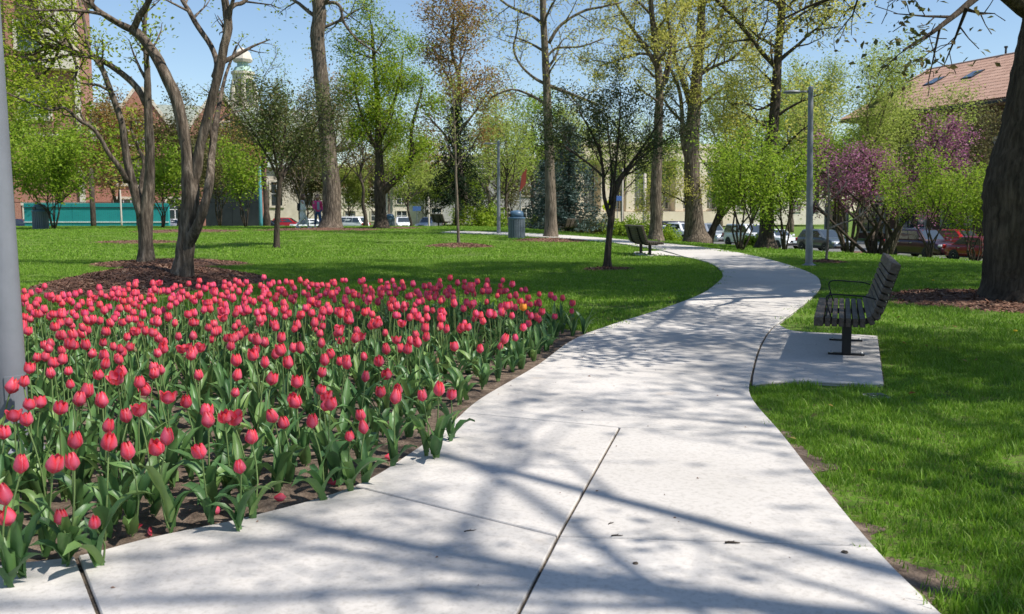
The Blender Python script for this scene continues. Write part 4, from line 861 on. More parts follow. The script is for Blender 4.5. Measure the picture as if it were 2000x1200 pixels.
LRAW = [leaf_raw(L, W, ln, cu, 400 + i) for i, (L, W, ln, cu) in enumerate(((0.24, 0.040, 0.35, 0.5), (0.26, 0.034, 0.25, 0.3), (0.21, 0.047, 0.6, 1.1), (0.19, 0.052, 0.9, 1.6), (0.23, 0.043, 0.45, 0.9), (0.25, 0.037, 0.3, 1.4), (0.17, 0.056, 1.0, 0.7), (0.22, 0.031, 0.2, 0.2)))]
LM_ = [np_mesh('leaf', v, f, M['tleaf'], True) for v, f in LRAW]
SRAW = []
for i in range(4):
    rg = random.Random(500 + i); b1, b2 = rg.uniform(-.03, .03), rg.uniform(-.03, .03)
    pts = [Vector((b1 * math.sin(math.pi * t) , b2 * math.sin(math.pi * t), t)) for t in (0, .25, .5, .75, 1.0)]
    mb = MB(); mb.tube(pts, [0.0042, 0.004, 0.0037, 0.0035, 0.004], 5, cap=False); SRAW.append((np.array(mb.v), np.array(mb.f)))
SM_ = [np_mesh('stem', v, f, M['tstem'], True) for v, f in SRAW]

# where each plant stands: front flowers read off the photograph, the rest spread over the bed
def at_height(u, v, h):
    d = ray(u, v); t = (h - CAMZ) / d.z; return Vector((d.x * t, d.y * t, 0))
hand = [(12, 922, .34), (80, 910, .33), (116, 905, .36), (196, 870, .36), (250, 884, .32), (327, 861, .36), (409, 880, .30), (488, 862, .32), (40, 1005, .22), (126, 1006, .18), (190, 1014, .17), (462, 920, .24), (681, 847, .26), (714, 838, .25),
        (18, 818, .40), (47, 812, .40), (80, 822, .38), (120, 797, .40), (145, 785, .40), (137, 752, .42), (165, 776, .40), (65, 791, .40), (215, 787, .38), (235, 821, .36), (205, 838, .3), (290, 804, .40), (330, 780, .40), (368, 788, .36), (393, 808, .36), (407, 826, .36), (440, 803, .38), (440, 770, .40), (480, 821, .34), (540, 816, .33), (596, 790, .30), (627, 826, .34), (630, 795, .34), (659, 795, .36), (767, 785, .32), (832, 778, .30), (848, 766, .34), (880, 777, .24), (230, 725, .46), (265, 750, .44), (8, 845, .36), (10, 975, .30)]
plants = []
for u, v, h in hand:
    p = at_height(u, v - 2, h + 0.035); plants.append((p.x, p.y, h, 'f'))
bx = np.array(BED); tr_ = random.Random(77); pts_xy = [(p[0], p[1]) for p in plants]
cell = {}
def key(x, y): return (int(math.floor(x / 0.2)), int(math.floor(y / 0.2)))
for q in pts_xy: cell.setdefault(key(*q), []).append(q)
def clear(x, y, r):
    kx, ky = key(x, y)
    for i in (-1, 0, 1):
        for j in (-1, 0, 1):
            for q in cell.get((kx + i, ky + j), ()):
                if (q[0] - x) ** 2 + (q[1] - y) ** 2 < r * r: return False
    return True
lx, ly, hx, hy = bx[:, 0].min(), bx[:, 1].min(), bx[:, 0].max(), bx[:, 1].max()
cand = np.column_stack([nrng.uniform(lx, hx, 26000), nrng.uniform(ly, hy, 26000)])
cand = cand[inside(cand[:, 0], cand[:, 1], BED)]; de = dist_poly0 = None
EDGE = np.array([(p.x, p.y) for p in bed_edge])
def seg_dist(x, y, A):
    best = 1e9
    for i in range(len(A) - 1):
        a, b = A[i], A[i + 1]; ab = b - a; t = max(0, min(1, ((x - a[0]) * ab[0] + (y - a[1]) * ab[1]) / (ab @ ab + 1e-9)))
        best = min(best, math.hypot(x - a[0] - t * ab[0], y - a[1] - t * ab[1]))
    return best
lamp_xy = gp(30, 885)
for x, y in cand:
    if abs(x) > y * 0.60 + 0.5 or y > 10.9: continue
    e = seg_dist(x, y, EDGE)
    if e < 0.07 or math.hypot(x - lamp_xy.x, y - lamp_xy.y) < 0.2: continue
    if x < -4.2 and y > 8.2 and tr_.random() < 0.75: continue      # open soil at the back left
    r = 0.130 if y > 6.0 else 0.145
    if not clear(x, y, r): continue
    cell.setdefault(key(x, y), []).append((x, y))
    leafy_only = (e < 0.36 and tr_.random() < 0.58) or (y < 4.6 and tr_.random() < 0.36) or tr_.random() < 0.08
    h = tr_.gauss(0.405, 0.035) if e > 0.7 else tr_.gauss(0.33, 0.05)
    if e < 0.3: h = tr_.uniform(0.18, 0.32)
    kind = 'l' if leafy_only else ('b' if tr_.random() < 0.03 else 'f')
    plants.append((x, y, max(0.15, h), kind))
plants.sort(key=lambda q: q[1])
def zone(x, y, e):
    if e < 0.35: return 'in the row along the path'
    if x < -y * 0.47: return 'at the left by the lamp post'
    if y < 4.8: return 'in the front rows'
    if x > y * -0.02: return 'at the right tip'
    if y < 6.2: return 'in the middle rows'
    return 'in the back rows'
N_IND = 300; n_fl = 0; far = []; oranged = False
for idx, (x, y, h, kind) in enumerate(plants):
    vis = abs(x) < y * 0.565 + 0.1
    if idx and (n_fl >= N_IND or not vis): far.append((x, y, h, kind)); continue
    n_fl += 1; e = seg_dist(x, y, EDGE); zn = zone(x, y, e); z0 = bed_z(x, y)
    v = tr_.choices(range(6), (5, 5, 4, 5, 1.5, 2))[0]; tone = ('short', 'mid-height', 'tall')[0 if h < 0.36 else 1 if h < 0.415 else 2]
    if kind == 'f': look = ('closed egg-shaped', 'rounded full', 'loosely open', 'long-cupped', 'wide-open', 'small tight')[v]; lab = '%s %s pink-red tulip %s' % (tone, look, zn); grp = 'tulips in bloom ' + zn
    elif kind == 'b': lab = 'tulip with a closed greenish bud ' + zn; grp = 'tulips in bud ' + zn
    else: lab = 'leafy tulip plant without a flower ' + zn; grp = 'flowerless tulips ' + zn
    t_ = empty('tulip', (x, y, z0 - 0.004), tr_.uniform(0, 6.28), lab, 'tulip', grp)
    t_.rotation_euler = (tr_.gauss(0, 0.085), tr_.gauss(0, 0.085), tr_.uniform(0, 6.28)); t_.empty_display_size = 0.05
    nl = tr_.choice((4, 5, 5)) if kind != 'l' else tr_.choice((5, 5, 6)); a0 = tr_.uniform(0, 6.28)
    for k in range(nl):
        s = (0.75 + 0.45 * min(1, h / 0.42)) * tr_.uniform(0.8, 1.15) * (1.0 if k < 3 else 0.8)
        pick = tr_.randrange(len(LM_)) if e > 0.45 else tr_.choice((2, 3, 3, 4, 5, 6, 6))
        link('leaf', LM_[pick], t_, (0, 0, 0.01 + 0.02 * k), (0, 0, a0 + k * 2.2 + tr_.uniform(-.3, .3)), (s, s * tr_.uniform(.85, 1.15), s))
    if kind == 'l': continue
    link('stem', tr_.choice(SM_), t_, (0, 0, 0), (0, 0, tr_.uniform(0, 6.28)), (1, 1, h))
    if kind == 'b': link('flower', BUD, t_, (0, 0, h - 0.004), (0, 0, 0)); continue
    fm, pm = FL[v][0], FL[v][1]; s = tr_.uniform(0.80, 1.06)
    rot = (tr_.gauss(0, 0.15), tr_.gauss(0, 0.15), tr_.uniform(0, 6.28))
    fl = link('flower', fm, t_, (0, 0, h - 0.004), rot, (s, s, s * tr_.uniform(0.92, 1.1)))
    for k in range(3): link('petal', pm, fl, (0, 0, 0), (tr_.gauss(0, .04), tr_.gauss(0, .04), 2 * math.pi / 3 * k))
# the far rows as one mass
Vp, Fp, Cp, Vl, Fl_, Vs, Fs = [], [], [], [], [], [], []; bp = bl = bs = 0
def xf(V, M3, T3): return V @ np.array(M3).T + np.array(T3)
n_far = 0
for x, y, h, kind in far:
    z0 = bed_z(x, y); lean = np.array((tr_.gauss(0, .05), tr_.gauss(0, .05)))
    for k in range(4):
        v, f = LRAW[tr_.randrange(len(LRAW))]; s = tr_.uniform(0.85, 1.25); a = tr_.uniform(0, 6.28)
        Vl.append(xf(v * s, Matrix.Rotation(a, 3, 'Z'), (x, y, z0))); Fl_.append(f + bl); bl += len(v)
    if kind != 'f': continue
    n_far += 1
    v, f = SRAW[tr_.randrange(4)]; q = v.copy(); q[:, 2] *= h; q[:, :2] += lean * v[:, 2:3] * h; Vs.append(q + np.array((x, y, z0))); Fs.append(f + bs); bs += len(q)
    k = tr_.choices(range(6), (5, 5, 3, 5, 0.6, 1.5))[0]; s = tr_.uniform(0.84, 1.10); a = tr_.uniform(0, 6.28)
    Rm = Matrix.Rotation(a, 3, 'Z') @ Matrix.Rotation(tr_.gauss(0, .1), 3, 'X'); top = (x + lean[0] * h, y + lean[1] * h, z0 + h - 0.004)
    parts = [FL[k][2]] + [(xf(FL[k][3][0], Matrix.Rotation(2.0944 * i, 3, 'Z'), (0, 0, 0)), FL[k][3][1], FL[k][3][2]) for i in range(3)]
    for v, f, c in parts: Vp.append(xf(v * s, Rm, top)); Fp.append(f + bp); Cp.append(c); bp += len(v)
fr_root = empty('tulips', (0, 0, 0)); tag(fr_root, 'dense far rows of pink-red tulips merging into one mass', 'tulips', kind='stuff')
o = link('flowers', col_mesh('flowers', np.concatenate(Vp), np.concatenate(Fp), np.concatenate(Cp), M['petal']), fr_root); o['kind'] = 'stuff'
o = link('leaves', np_mesh('leaves', np.concatenate(Vl), np.concatenate(Fl_), M['tleaf'], True), fr_root); o['kind'] = 'stuff'
o = link('stems', np_mesh('stems', np.concatenate(Vs), np.concatenate(Fs), M['tstem'], True), fr_root); o['kind'] = 'stuff'
print('TULIPS', len(plants), 'individual', n_fl, 'far flowers', n_far)
# the single orange tulip near the right tip
p = at_height(1022, 606, 0.44); t_ = empty('tulip', (p.x, p.y, bed_z(p.x, p.y)), 0.4, 'the only orange-yellow tulip, near the right tip of the bed', 'tulip')
link('stem', SM_[0], t_, scale=(1, 1, 0.42)); fl = link('flower', ORANGE, t_, (0, 0, 0.415))
for k in range(3): link('petal', ORANGE_P, fl, (0, 0, 0), (0, 0, 2.0944 * k)); link('leaf', LM_[k], t_, (0, 0, 0.01), (0, 0, 2.0 * k))

# fallen petals on the soil and the path edge
for i, (u, v) in enumerate(((300, 1058), (95, 1040), (560, 985), (430, 1010), (250, 1050), (770, 905), (640, 958))):
    p = gp(u, v); o = link('fallen_petal', FL[i % 4][1], None, (p.x, p.y, 0.034), (1.45, tr_.uniform(-.3, .3), tr_.uniform(0, 6.28)), (.8, .8, .8)); tag(o, 'fallen tulip petal on the soil at the edge of the bed', 'petal', 'fallen petals')

# ------------------------------------------------------------------ benches
M['slat'] = noisy('weathered_slat', [(0.3, (0.036, 0.026, 0.018)), (0.5, (0.072, 0.055, 0.040)), (0.7, (0.135, 0.112, 0.09))], 5, 0.62, 0.35, 14, stretch=(6, 0.5, 6), spec=0.4)
M['black_steel'] = plain('black_steel', (0.018, 0.018, 0.020), 0.42, 0.4)
M['bolt'] = plain('bolt_steel', (0.45, 0.45, 0.44), 0.35, 0.9)
M['lamp_grey'] = noisy('lamp_grey_paint', [(0.35, (0.18, 0.19, 0.21)), (0.65, (0.225, 0.235, 0.26))], 4, 0.42, 0.05, 300, spec=0.5, metallic=0.15)
M['bin_blue'] = plain('bin_blue_grey', (0.085, 0.125, 0.165), 0.5)
M['bin_lid'] = plain('bin_lid_blue', (0.07, 0.13, 0.20), 0.4)
M['plaque'] = plain('dark_plaque', (0.06, 0.07, 0.085), 0.35, 0.6)
def bench_profile():
    pts = []; x, z, a = 0.285, 0.332, math.pi        # centre line of the slats: forward edge to back top
    widths = [0.075] + [0.042] * 6; gap = 0.012; out = []
    for i, w_ in enumerate(widths):
        out.append((x - w_ / 2, z, 0.0, w_)); x -= w_ + gap
    ang = 0.0
    for i, da in enumerate((24, 22, 20, 7)):
        ang += da; w_ = 0.042; x -= math.cos(R(ang)) * (w_ + gap); z += math.sin(R(ang)) * (w_ + gap)
        out.append((x + 0.02, z, R(ang), w_))
    for i in range(4):
        w_ = 0.044; x -= math.cos(R(ang)) * (w_ + gap); z += math.sin(R(ang)) * (w_ + gap); out.append((x + 0.02, z, R(ang), w_))
    w_ = 0.085; x -= math.cos(R(ang)) * 0.075; z += math.sin(R(ang)) * 0.075; out.append((x + 0.02, z, R(ang), w_))
    return out
def make_bench(label, loc, rz):
    """faces +x, long axis y"""
    root = empty('park_bench', loc, rz, label, 'bench'); L = 1.82; prof = bench_profile(); th = 0.072
    cache = {}
    for x, z, a, w_ in prof:
        key_ = round(w_, 3)
        if key_ not in cache: cache[key_] = MB().bbox((0, 0, 0), (w_, L, th), 0.005).mesh('slat', M['slat'])
        link('slat', cache[key_], root, (x, 0, z), (0, a, 0))
    for s in (-1, 1):
        y = s * 0.46
        MB().bbox((0.02, y, 0.15), (0.075, 0.075, 0.285), 0.006).build('leg', M['black_steel'], root)
        f = MB().bbox((0.02, y, 0.008), (0.30, 0.06, 0.014), 0.003).build('foot_plate', M['black_steel'], root)
        for q in (-0.105, 0.145): MB().lathe([(0.014, 0.015), (0.014, 0.022), (0.008, 0.03), (0.004, 0.034)], 8, (q, y, 0)).build('bolt', M['bolt'], f)
        pts = [Vector((0.25, y, 0.288)), Vector((0.0, y, 0.286))]
        for x, z, a, w_ in prof[6:]: pts.append(Vector((x - math.sin(a) * 0.045, y, z - math.cos(a) * 0.045)))
        br = MB(); 
        for i in range(len(pts) - 1):
            d = pts[i + 1] - pts[i]; M3 = d.to_track_quat('X', 'Y').to_matrix(); br.box((pts[i] + pts[i + 1]) / 2, (d.length + 0.006, 0.05, 0.012), M3)
        bo = br.build('bracket', M['black_steel'], root)
        for x, z, a, w_ in prof[7:]:
            c = Vector((x - math.sin(a) * 0.055, y + 0.016, z - math.cos(a) * 0.055)); MB().box(c, (0.012, 0.012, 0.012), Matrix.Rotation(a, 3, 'Y')).build('bolt', M['bolt'], bo)
        ya = s * 0.80
        ap = catmull([Vector((0.13, ya, 0.31)), Vector((0.165, ya, 0.40)), Vector((0.195, ya, 0.515)), Vector((0.15, ya, 0.55)), Vector((0.02, ya, 0.547)), Vector((-0.11, ya, 0.54)), Vector((-0.19, ya, 0.52))], 4)
        MB().tube(ap, 0.0062, 7).build('armrest', M['black_steel'], root, True)
        MB().tube([Vector((0.21, ya, 0.31)), Vector((0.178, ya, 0.44))], 0.007, 6).build('armrest_brace', M['black_steel'], root, True)
    return root
n1_, n2_ = gp(1657, 699), gp(1656, 673); ctr = (n1_ + n2_) / 2; ax_ = (n2_ - n1_).normalized()
# local +x must face the path (left): rotate so that local y = ax_
rz_ = math.atan2(ax_.y, ax_.x) - math.pi / 2 + math.pi
bench1 = make_bench('dark slatted bench standing on the concrete pad at the right', (ctr.x, ctr.y, SLAB_TOP), rz_)
m1, m2 = gp(1249, 496.5), gp(1269, 500); c2 = (m1 + m2) / 2; a2 = (m2 - m1).normalized()
b2 = copy_tree(bench1); b2.location = (c2.x, c2.y, tz(c2.x, c2.y) + 0.026); b2.rotation_euler = (0, 0, math.atan2(a2.y, a2.x) + math.pi / 2)
b2['label'] = 'dark slatted bench seen from behind, across the path from the lime shrub'
for (u, v, Y, rz, lab) in ((862, 447, 58, 0.5, 'distant dark bench left of the thin sapling'), (1112, 458, 52, 2.6, 'distant dark bench in front of the blue-grey spruce')):
    p = at(u, v, Y); b = copy_tree(bench1); b.location = (p.x, Y, tz(p.x, Y)); b.rotation_euler = (0, 0, rz); b['label'] = lab
for b in [o for o in C.objects if o.name.startswith('park_bench')]: b['group'] = 'slatted park benches'

# ------------------------------------------------------------------ lamp posts
def lamp_post(p, label, h=4.05, rb=0.083, rt=0.056, rz=math.pi, lean=(0, 0), panel=False):
    root = empty('lamp_post', p, 0, label, 'lamp post', 'grey lamp posts'); root.rotation_euler = (lean[1], lean[0], 0)
    MB().lathe([(rb, -0.1), (rb, 0.02), (rb * 0.985, 0.4), (rb + (rt - rb) * .5, h * .5), (rt, h - 0.02), (rt * 0.9, h), (0.01, h + 0.012)], 28).build('pole', M['lamp_grey'], root, True)
    MB().lathe([(rb * 1.9, 0.0), (rb * 1.9, 0.02), (rb * 1.25, 0.035), (rb * 1.1, 0.06)], 28).build('base_collar', M['lamp_grey'], root, True)
    c, s = math.cos(rz), math.sin(rz); X_ = Vector((c, s, 0))
    arm = MB().tube([Vector((0, 0, h - .12)), X_ * 0.12 + Vector((0, 0, h - .11)), X_ * 0.24 + Vector((0, 0, h - .11))], 0.022, 8).build('arm', M['lamp_grey'], root, True)
    hd = MB(); n = 20
    hd.lathe([(0.05, 0.035), (0.15, 0.03), (0.20, 0.01), (0.205, -0.01), (0.19, -0.03), (0.15, -0.034)], n, (0, 0, 0), 1.0, 0.62)
    ho = hd.build('lamp_head', M['lamp_grey'], root, True, loc=X_ * 0.42 + Vector((0, 0, h - 0.11)), rot=(0, 0, rz))
    MB().lathe([(0.15, -0.036), (0.13, -0.046), (0.05, -0.05)], n, (0, 0, 0), 1.0, 0.62).build('lens', M['lens'], ho, True)
    if panel:
        ang0 = math.atan2(-p.y, -p.x) + 0.35; pm = MB(); k = 8; z0, z1 = 0.12, 0.42
        V = []; 
        for i in range(k + 1):
            a = ang0 - 0.62 + 1.24 * i / k
            for z in (z0, z1): V.append(((rb + 0.004) * math.cos(a), (rb + 0.004) * math.sin(a), z))
        for i in range(k + 1):
            a = ang0 - 0.62 + 1.24 * i / k
            for z in (z0, z1): V.append(((rb - 0.01) * math.cos(a), (rb - 0.01) * math.sin(a), z))
        m_ = 2 * (k + 1); Fc = [(2 * i, 2 * i + 2, 2 * i + 3, 2 * i + 1) for i in range(k)] + [(2 * i + 1, 2 * i + 3, m_ + 2 * i + 3, m_ + 2 * i + 1) for i in range(k)] + [(2 * i, m_ + 2 * i, m_ + 2 * i + 2, 2 * i + 2) for i in range(k)] + [(0, 1, m_ + 1, m_), (2 * k, m_ + 2 * k, m_ + 2 * k + 1, 2 * k + 1)]
        pn = pm.add(V, Fc).build('access_panel', M['lamp_grey'], root)
        for z in (z0 + 0.025, z1 - 0.025):
            d = Vector((math.cos(ang0 - 0.1), math.sin(ang0 - 0.1), 0)); MB().tube([d * (rb - .005) + Vector((0, 0, z)), d * (rb + 0.010) + Vector((0, 0, z))], 0.007, 8).build('screw', M['bolt'], pn, True)
    return root
M['lens'] = plain('lamp_lens', (0.62, 0.62, 0.58), 0.25)
lamp_post(gp(27, 884), 'thick grey lamp post at the left edge among the tulips', rb=0.083, rt=0.056, lean=(-0.006, 0), panel=True)
lamp_post(gp(1580, 519), 'tall grey lamp post with flat head at the bend of the path', h=4.05, lean=(-0.024, 0))
lamp_post(gp(974, 457.5), 'far grey lamp post left of the litter bin', h=4.05)

# ------------------------------------------------------------------ litter bins
def litter_bin(p, label, s=1.0, rz=0.3):
    root = empty('litter_bin', p, rz, label, 'litter bin', 'ribbed litter bins'); root.scale = (s, s, s); n = 24; r = 0.33
    MB().lathe([(r * .94, 0.0), (r * .94, 0.05), (r * .93, 0.80), (r * .98, 0.82)], 24).build('liner', M['bin_blue'], root, True)
    sm_ = MB().bbox((0, 0, 0.41), (0.024, 0.062, 0.76), 0.005).mesh('slat', M['bin_slat'])
    for i in range(n):
        a = 2 * math.pi * i / n; link('slat', sm_, root, (r * math.cos(a), r * math.sin(a), 0), (0, 0, a))
    MB().lathe([(r * 1.05, 0.78), (r * 1.07, 0.80), (r * 1.07, 0.835), (r * 1.03, 0.85)], 24).build('rim', M['bin_lid'], root, True)
    lid = MB().lathe([(r * .86, 0.845), (r * .86, 0.98), (r * .80, 1.05), (r * .62, 1.10), (r * .3, 1.125), (0.01, 1.13)], 24).build('lid', M['bin_lid'], root, True)
    for a in (0.0, math.pi):
        MB().bbox((r * 0.86 * math.cos(a), r * .86 * math.sin(a), 0.94), (0.03, 0.26, 0.12), 0.01, None).build('opening', M['black_steel'], lid)
    MB().lathe([(r * 1.02, -0.02), (r * 1.02, 0.03), (r * .97, 0.035)], 24).build('base', M['bin_lid'], root)
    return root
M['bin_slat'] = plain('bin_slat_grey', (0.13, 0.16, 0.185), 0.55)
litter_bin(gp(1009, 466), 'blue-grey ribbed litter bin with domed lid beside the slim trunk', 1.0)
p = at(80, 447, 46.5); p.z = tz(p.x, p.y); litter_bin(p, 'grey ribbed litter bin at the far left before the teal wall', 1.12, 1.0)
p = at(762, 440, 66); p.z = tz(p.x, p.y) + 0.0; litter_bin(p, 'small distant litter bin right of the forked trunk', 1.0, 0.2)

# ------------------------------------------------------------------ plaque beside the bench pad
p = gp(1711, 777); root = empty('plaque_stone', (p.x, p.y, 0), 0.12, 'small concrete block with a dark plaque beside the bench pad', 'plaque')
MB().bbox((0, 0, -0.018), (0.15, 0.13, 0.07), 0.006).build('block', M['concrete_grey'], root); pq = MB().bbox((0.0, -0.002, 0.020), (0.115, 0.085, 0.010), 0.002).build('plate', M['plaque'], root)
# rows of raised letters too small to read
for i in range(4): MB().box((0, 0.026 - i * 0.017, 0.0262), (0.085 - 0.012 * (i % 2), 0.004, 0.0012)).build('text_line', M['bin_slat'], pq)

# ------------------------------------------------------------------ small litter on the path
def twig(u, v, L, rz, label, r=0.0025, bend=0.25):
    p = gp(u, v); T_ = random.Random(int(u)); pts = [Vector(((i / 4 - .5) * L, bend * L * math.sin(i * 1.3) * 0.3, r + SLAB_TOP + 0.001 + 0.002 * T_.random())) for i in range(5)]
    mb_ = MB().tube(pts, [r, r * 1.1, r, r * .8, r * .5], 6); mb_.tube([pts[2], pts[2] + Vector((L * .18, L * .14, .003))], [r * .7, r * .3], 5)
    o = mb_.build('twig', M['bark_dark'], None, True, loc=(p.x, p.y, 0), rot=(0, 0, rz)); tag(o, label, 'twig', 'debris on the path')
twig(1430, 1078, 0.055, 0.05, 'dark twig lying along the crosswise joint in front', 0.004)
twig(1205, 1063, 0.045, 0.2, 'small curled twig beside the crossing of the joints')
twig(1193, 1038, 0.03, 0.8, 'tiny twig just above the crossing of the joints', 0.002)
twig(918, 1053, 0.05, 0.5, 'thin greenish sprig on the left front slab', 0.002)
twig(700, 940, 0.12, 0.62, 'long thin twig on the soil at the edge of the path', 0.003)
def chunk(u, v, s, label):
    p = gp(u, v); bm = bmesh.new(); bmesh.ops.create_icosphere(bm, subdivisions=2, radius=s)
    for q in bm.verts: q.co *= 1 + 0.5 * noise.noise(q.co * (1.4 / s) + Vector((u, 0, 0))); q.co.z *= 0.45
    me = bpy.data.meshes.new('bark_chip'); bm.to_mesh(me); bm.free(); me.materials.append(M['bark']); o = link('bark_chip', me, None, (p.x, p.y, SLAB_TOP + s * 0.3), (0, 0, 0.5)); tag(o, label, 'bark chip', 'debris on the path')
chunk(1241, 1118, 0.010, 'dark crumb of bark in the middle of the right front slab'); chunk(1649, 1096, 0.012, 'dark flake of bark near the right edge of the front slab')
chunk(1137, 812, 0.006, 'dark speck on the path left of the forked shadow'); chunk(1260, 692, 0.007, 'dark speck on the path beyond the second joint')
# dandelions in the grass on the right
def dandelion(u, v, label):
    p = gp(u, v); root = empty('dandelion', p, 0, label, 'dandelion', 'dandelions in the lawn'); MB().tube([Vector((0, 0, 0)), Vector((0.004, 0, 0.07))], 0.002, 5).build('stem', M['tstem'], root)
    MB().lathe([(0.006, 0.066), (0.019, 0.072), (0.021, 0.078), (0.014, 0.084), (0.003, 0.086)], 12).build('flower', M['dandy'], root, True)
M['dandy'] = plain('dandelion_yellow', (0.75, 0.52, 0.02), 0.7)
dandelion(1982, 661, 'single yellow dandelion near the right edge of the lawn'); dandelion(1822, 556, 'yellow dandelion on the sunny lawn behind the bench'); dandelion(1749, 531, 'yellow dandelion just behind the bench back')

# crumbs of bark, bud scales and grit on the slabs: too small to pick apart
n_ = 420; cx_ = nrng.uniform(-2.2, 4.6, n_); cy_ = nrng.uniform(2.4, 13, n_); ok_ = np.zeros(n_, bool)
for P in PATH_POLYS: ok_ |= inside(cx_, cy_, P)
cx_, cy_ = cx_[ok_], cy_[ok_]; n_ = len(cx_); th_ = nrng.uniform(0, 6.28, n_); ss = nrng.uniform(0.003, 0.011, n_) * (nrng.uniform(0, 1, n_) ** 2 + .45)
d_ = np.stack([np.cos(th_), np.sin(th_), np.zeros(n_)], -1) * ss[:, None]; e_ = np.stack([-np.sin(th_), np.cos(th_), np.zeros(n_)], -1) * (ss * nrng.uniform(.25, .7, n_))[:, None]; c_ = np.stack([cx_, cy_, np.full(n_, SLAB_TOP + 0.0025)], -1)
V = np.stack([c_ - d_, c_ - e_, c_ + d_, c_ + e_, c_ + np.array((0, 0, 1.0)) * (ss * .5)[:, None]], 1).reshape(-1, 3); b_ = (np.arange(n_) * 5)[:, None]
Fq = np.concatenate([b_ + np.array([[0, 1, 4]]), b_ + np.array([[1, 2, 4]]), b_ + np.array([[2, 3, 4]]), b_ + np.array([[3, 0, 4]])])
tag(link('grit', np_mesh('grit', V, Fq, M['chips'])), 'scattered brown crumbs and bud scales on the concrete path', 'grit', kind='stuff')
# dry leaves caught in the grass on the right
n_ = 60; cx_ = nrng.uniform(1.0, 7.5, n_); cy_ = nrng.uniform(3.0, 14, n_); ok_ = np.ones(n_, bool)
for P in PATH_POLYS: ok_ &= ~inside(cx_, cy_, P)
V, Fq = leaves([(x, y, 0.035) for x, y in zip(cx_[ok_], cy_[ok_])], 1, 0.0, 0.06, np.random.default_rng(5), 1.5, 0.7)
tag(link('dry_leaves', np_mesh('dry_leaves', V, Fq, M['lf_rust'])), 'a few dry brown leaves caught in the grass at the right', 'leaves', kind='stuff')

# ------------------------------------------------------------------ streets
M['kerb'] = noisy('kerb_stone', [(0.3, (0.34, 0.33, 0.31)), (0.7, (0.46, 0.45, 0.43))], 4, 0.85)
M['white_line'] = plain('white_road_paint', (0.75, 0.75, 0.72), 0.7)
def st(q, s): p = STP + STN * q + STT * s; return p           # street coordinates: q towards the park, s along it
def strip(name, q0, q1, s0, s1, dz, mat, n=60, th=0.0):
    V = []; Fc = []
    for i in range(n + 1):
        s = s0 + (s1 - s0) * i / n
        for q in (q0, q1): x, y = st(q, s); V.append((x, y, -1.64 + dz))
    Fc = [(2 * i, 2 * i + 1, 2 * i + 3, 2 * i + 2) for i in range(n)]
    mb = MB().add(V, Fc)
    if th:
        mb = MB()
        for i in range(n):
            (x0, y0), (x1, y1), (x2, y2), (x3, y3) = st(q0, s0 + (s1 - s0) * i / n), st(q1, s0 + (s1 - s0) * i / n), st(q1, s0 + (s1 - s0) * (i + 1) / n), st(q0, s0 + (s1 - s0) * (i + 1) / n)
            z1 = -1.64 + dz; z0 = z1 - th
            mb.add([(x0, y0, z0), (x1, y1, z0), (x2, y2, z0), (x3, y3, z0), (x0, y0, z1), (x1, y1, z1), (x2, y2, z1), (x3, y3, z1)], [(0, 1, 2, 3), (4, 5, 6, 7), (0, 1, 5, 4), (1, 2, 6, 5), (2, 3, 7, 6), (3, 0, 4, 7)])
    return mb.build(name, mat)
tag(strip('road', 1.5, -11.5, -60, 46, 0.02, M['asphalt']), 'grey street running along the right of the park', 'road', kind='structure')
tag(strip('kerb', 1.5, 1.75, -60, 46, 0.15, M['kerb'], 1, 0.3), 'park-side street kerb', 'kerb', kind='structure')
tag(strip('kerb', -11.5, -11.75, -60, 46, 0.15, M['kerb'], 1, 0.3), 'far-side street kerb', 'kerb', kind='structure')
tag(strip('pavement', -11.75, -15.5, -60, 46, 0.12, M['concrete_grey'], 1), 'far pavement in front of the tiled building', 'pavement', kind='structure')
mb = MB(); zr = tz(-20, 116) + 0.03
xr = lambda a, b: (-10 + a * .944 - b * .33, 114.5 + a * .33 + b * .944, zr)
mb.add([xr(-140, -6.5), xr(34, -6.5), xr(34, 6.5), xr(-140, 6.5)], [(0, 1, 2, 3)]); tag(mb.build('road', M['asphalt']), 'far cross street behind the lawn crest', 'road', kind='structure')

# ------------------------------------------------------------------ cars
M['tyre'] = plain('tyre_rubber', (0.02, 0.02, 0.02), 0.8); M['rim'] = plain('alloy_rim', (0.42, 0.42, 0.43), 0.3, 0.8); M['trim'] = plain('black_trim', (0.02, 0.02, 0.022), 0.5)
def glass():
    m, t, p = new_mat('car_glass'); p.inputs['Base Color'].default_value = (0.035, 0.045, 0.05, 1); p.inputs['Roughness'].default_value = 0.05; p.inputs['Specular IOR Level'].default_value = 0.9; p.inputs['Coat Weight'].default_value = 0.6; return m
M['car_glass'] = glass(); M['headlight'] = plain('headlight', (0.72, 0.75, 0.78), 0.12, 0.3, 0.8); M['taillight'] = plain('taillight', (0.45, 0.02, 0.02), 0.2); M['plate'] = plain('number_plate', (0.62, 0.70, 0.76), 0.4); M['chrome'] = plain('chrome', (0.7, 0.7, 0.7), 0.15, 1.0)
def paint(name, c, metal=0.3):
    m = plain('paint_' + name, c, 0.32, metal, 0.5, 0.8); m.node_tree.nodes['Principled BSDF'].inputs['Coat Roughness'].default_value = 0.06; return m
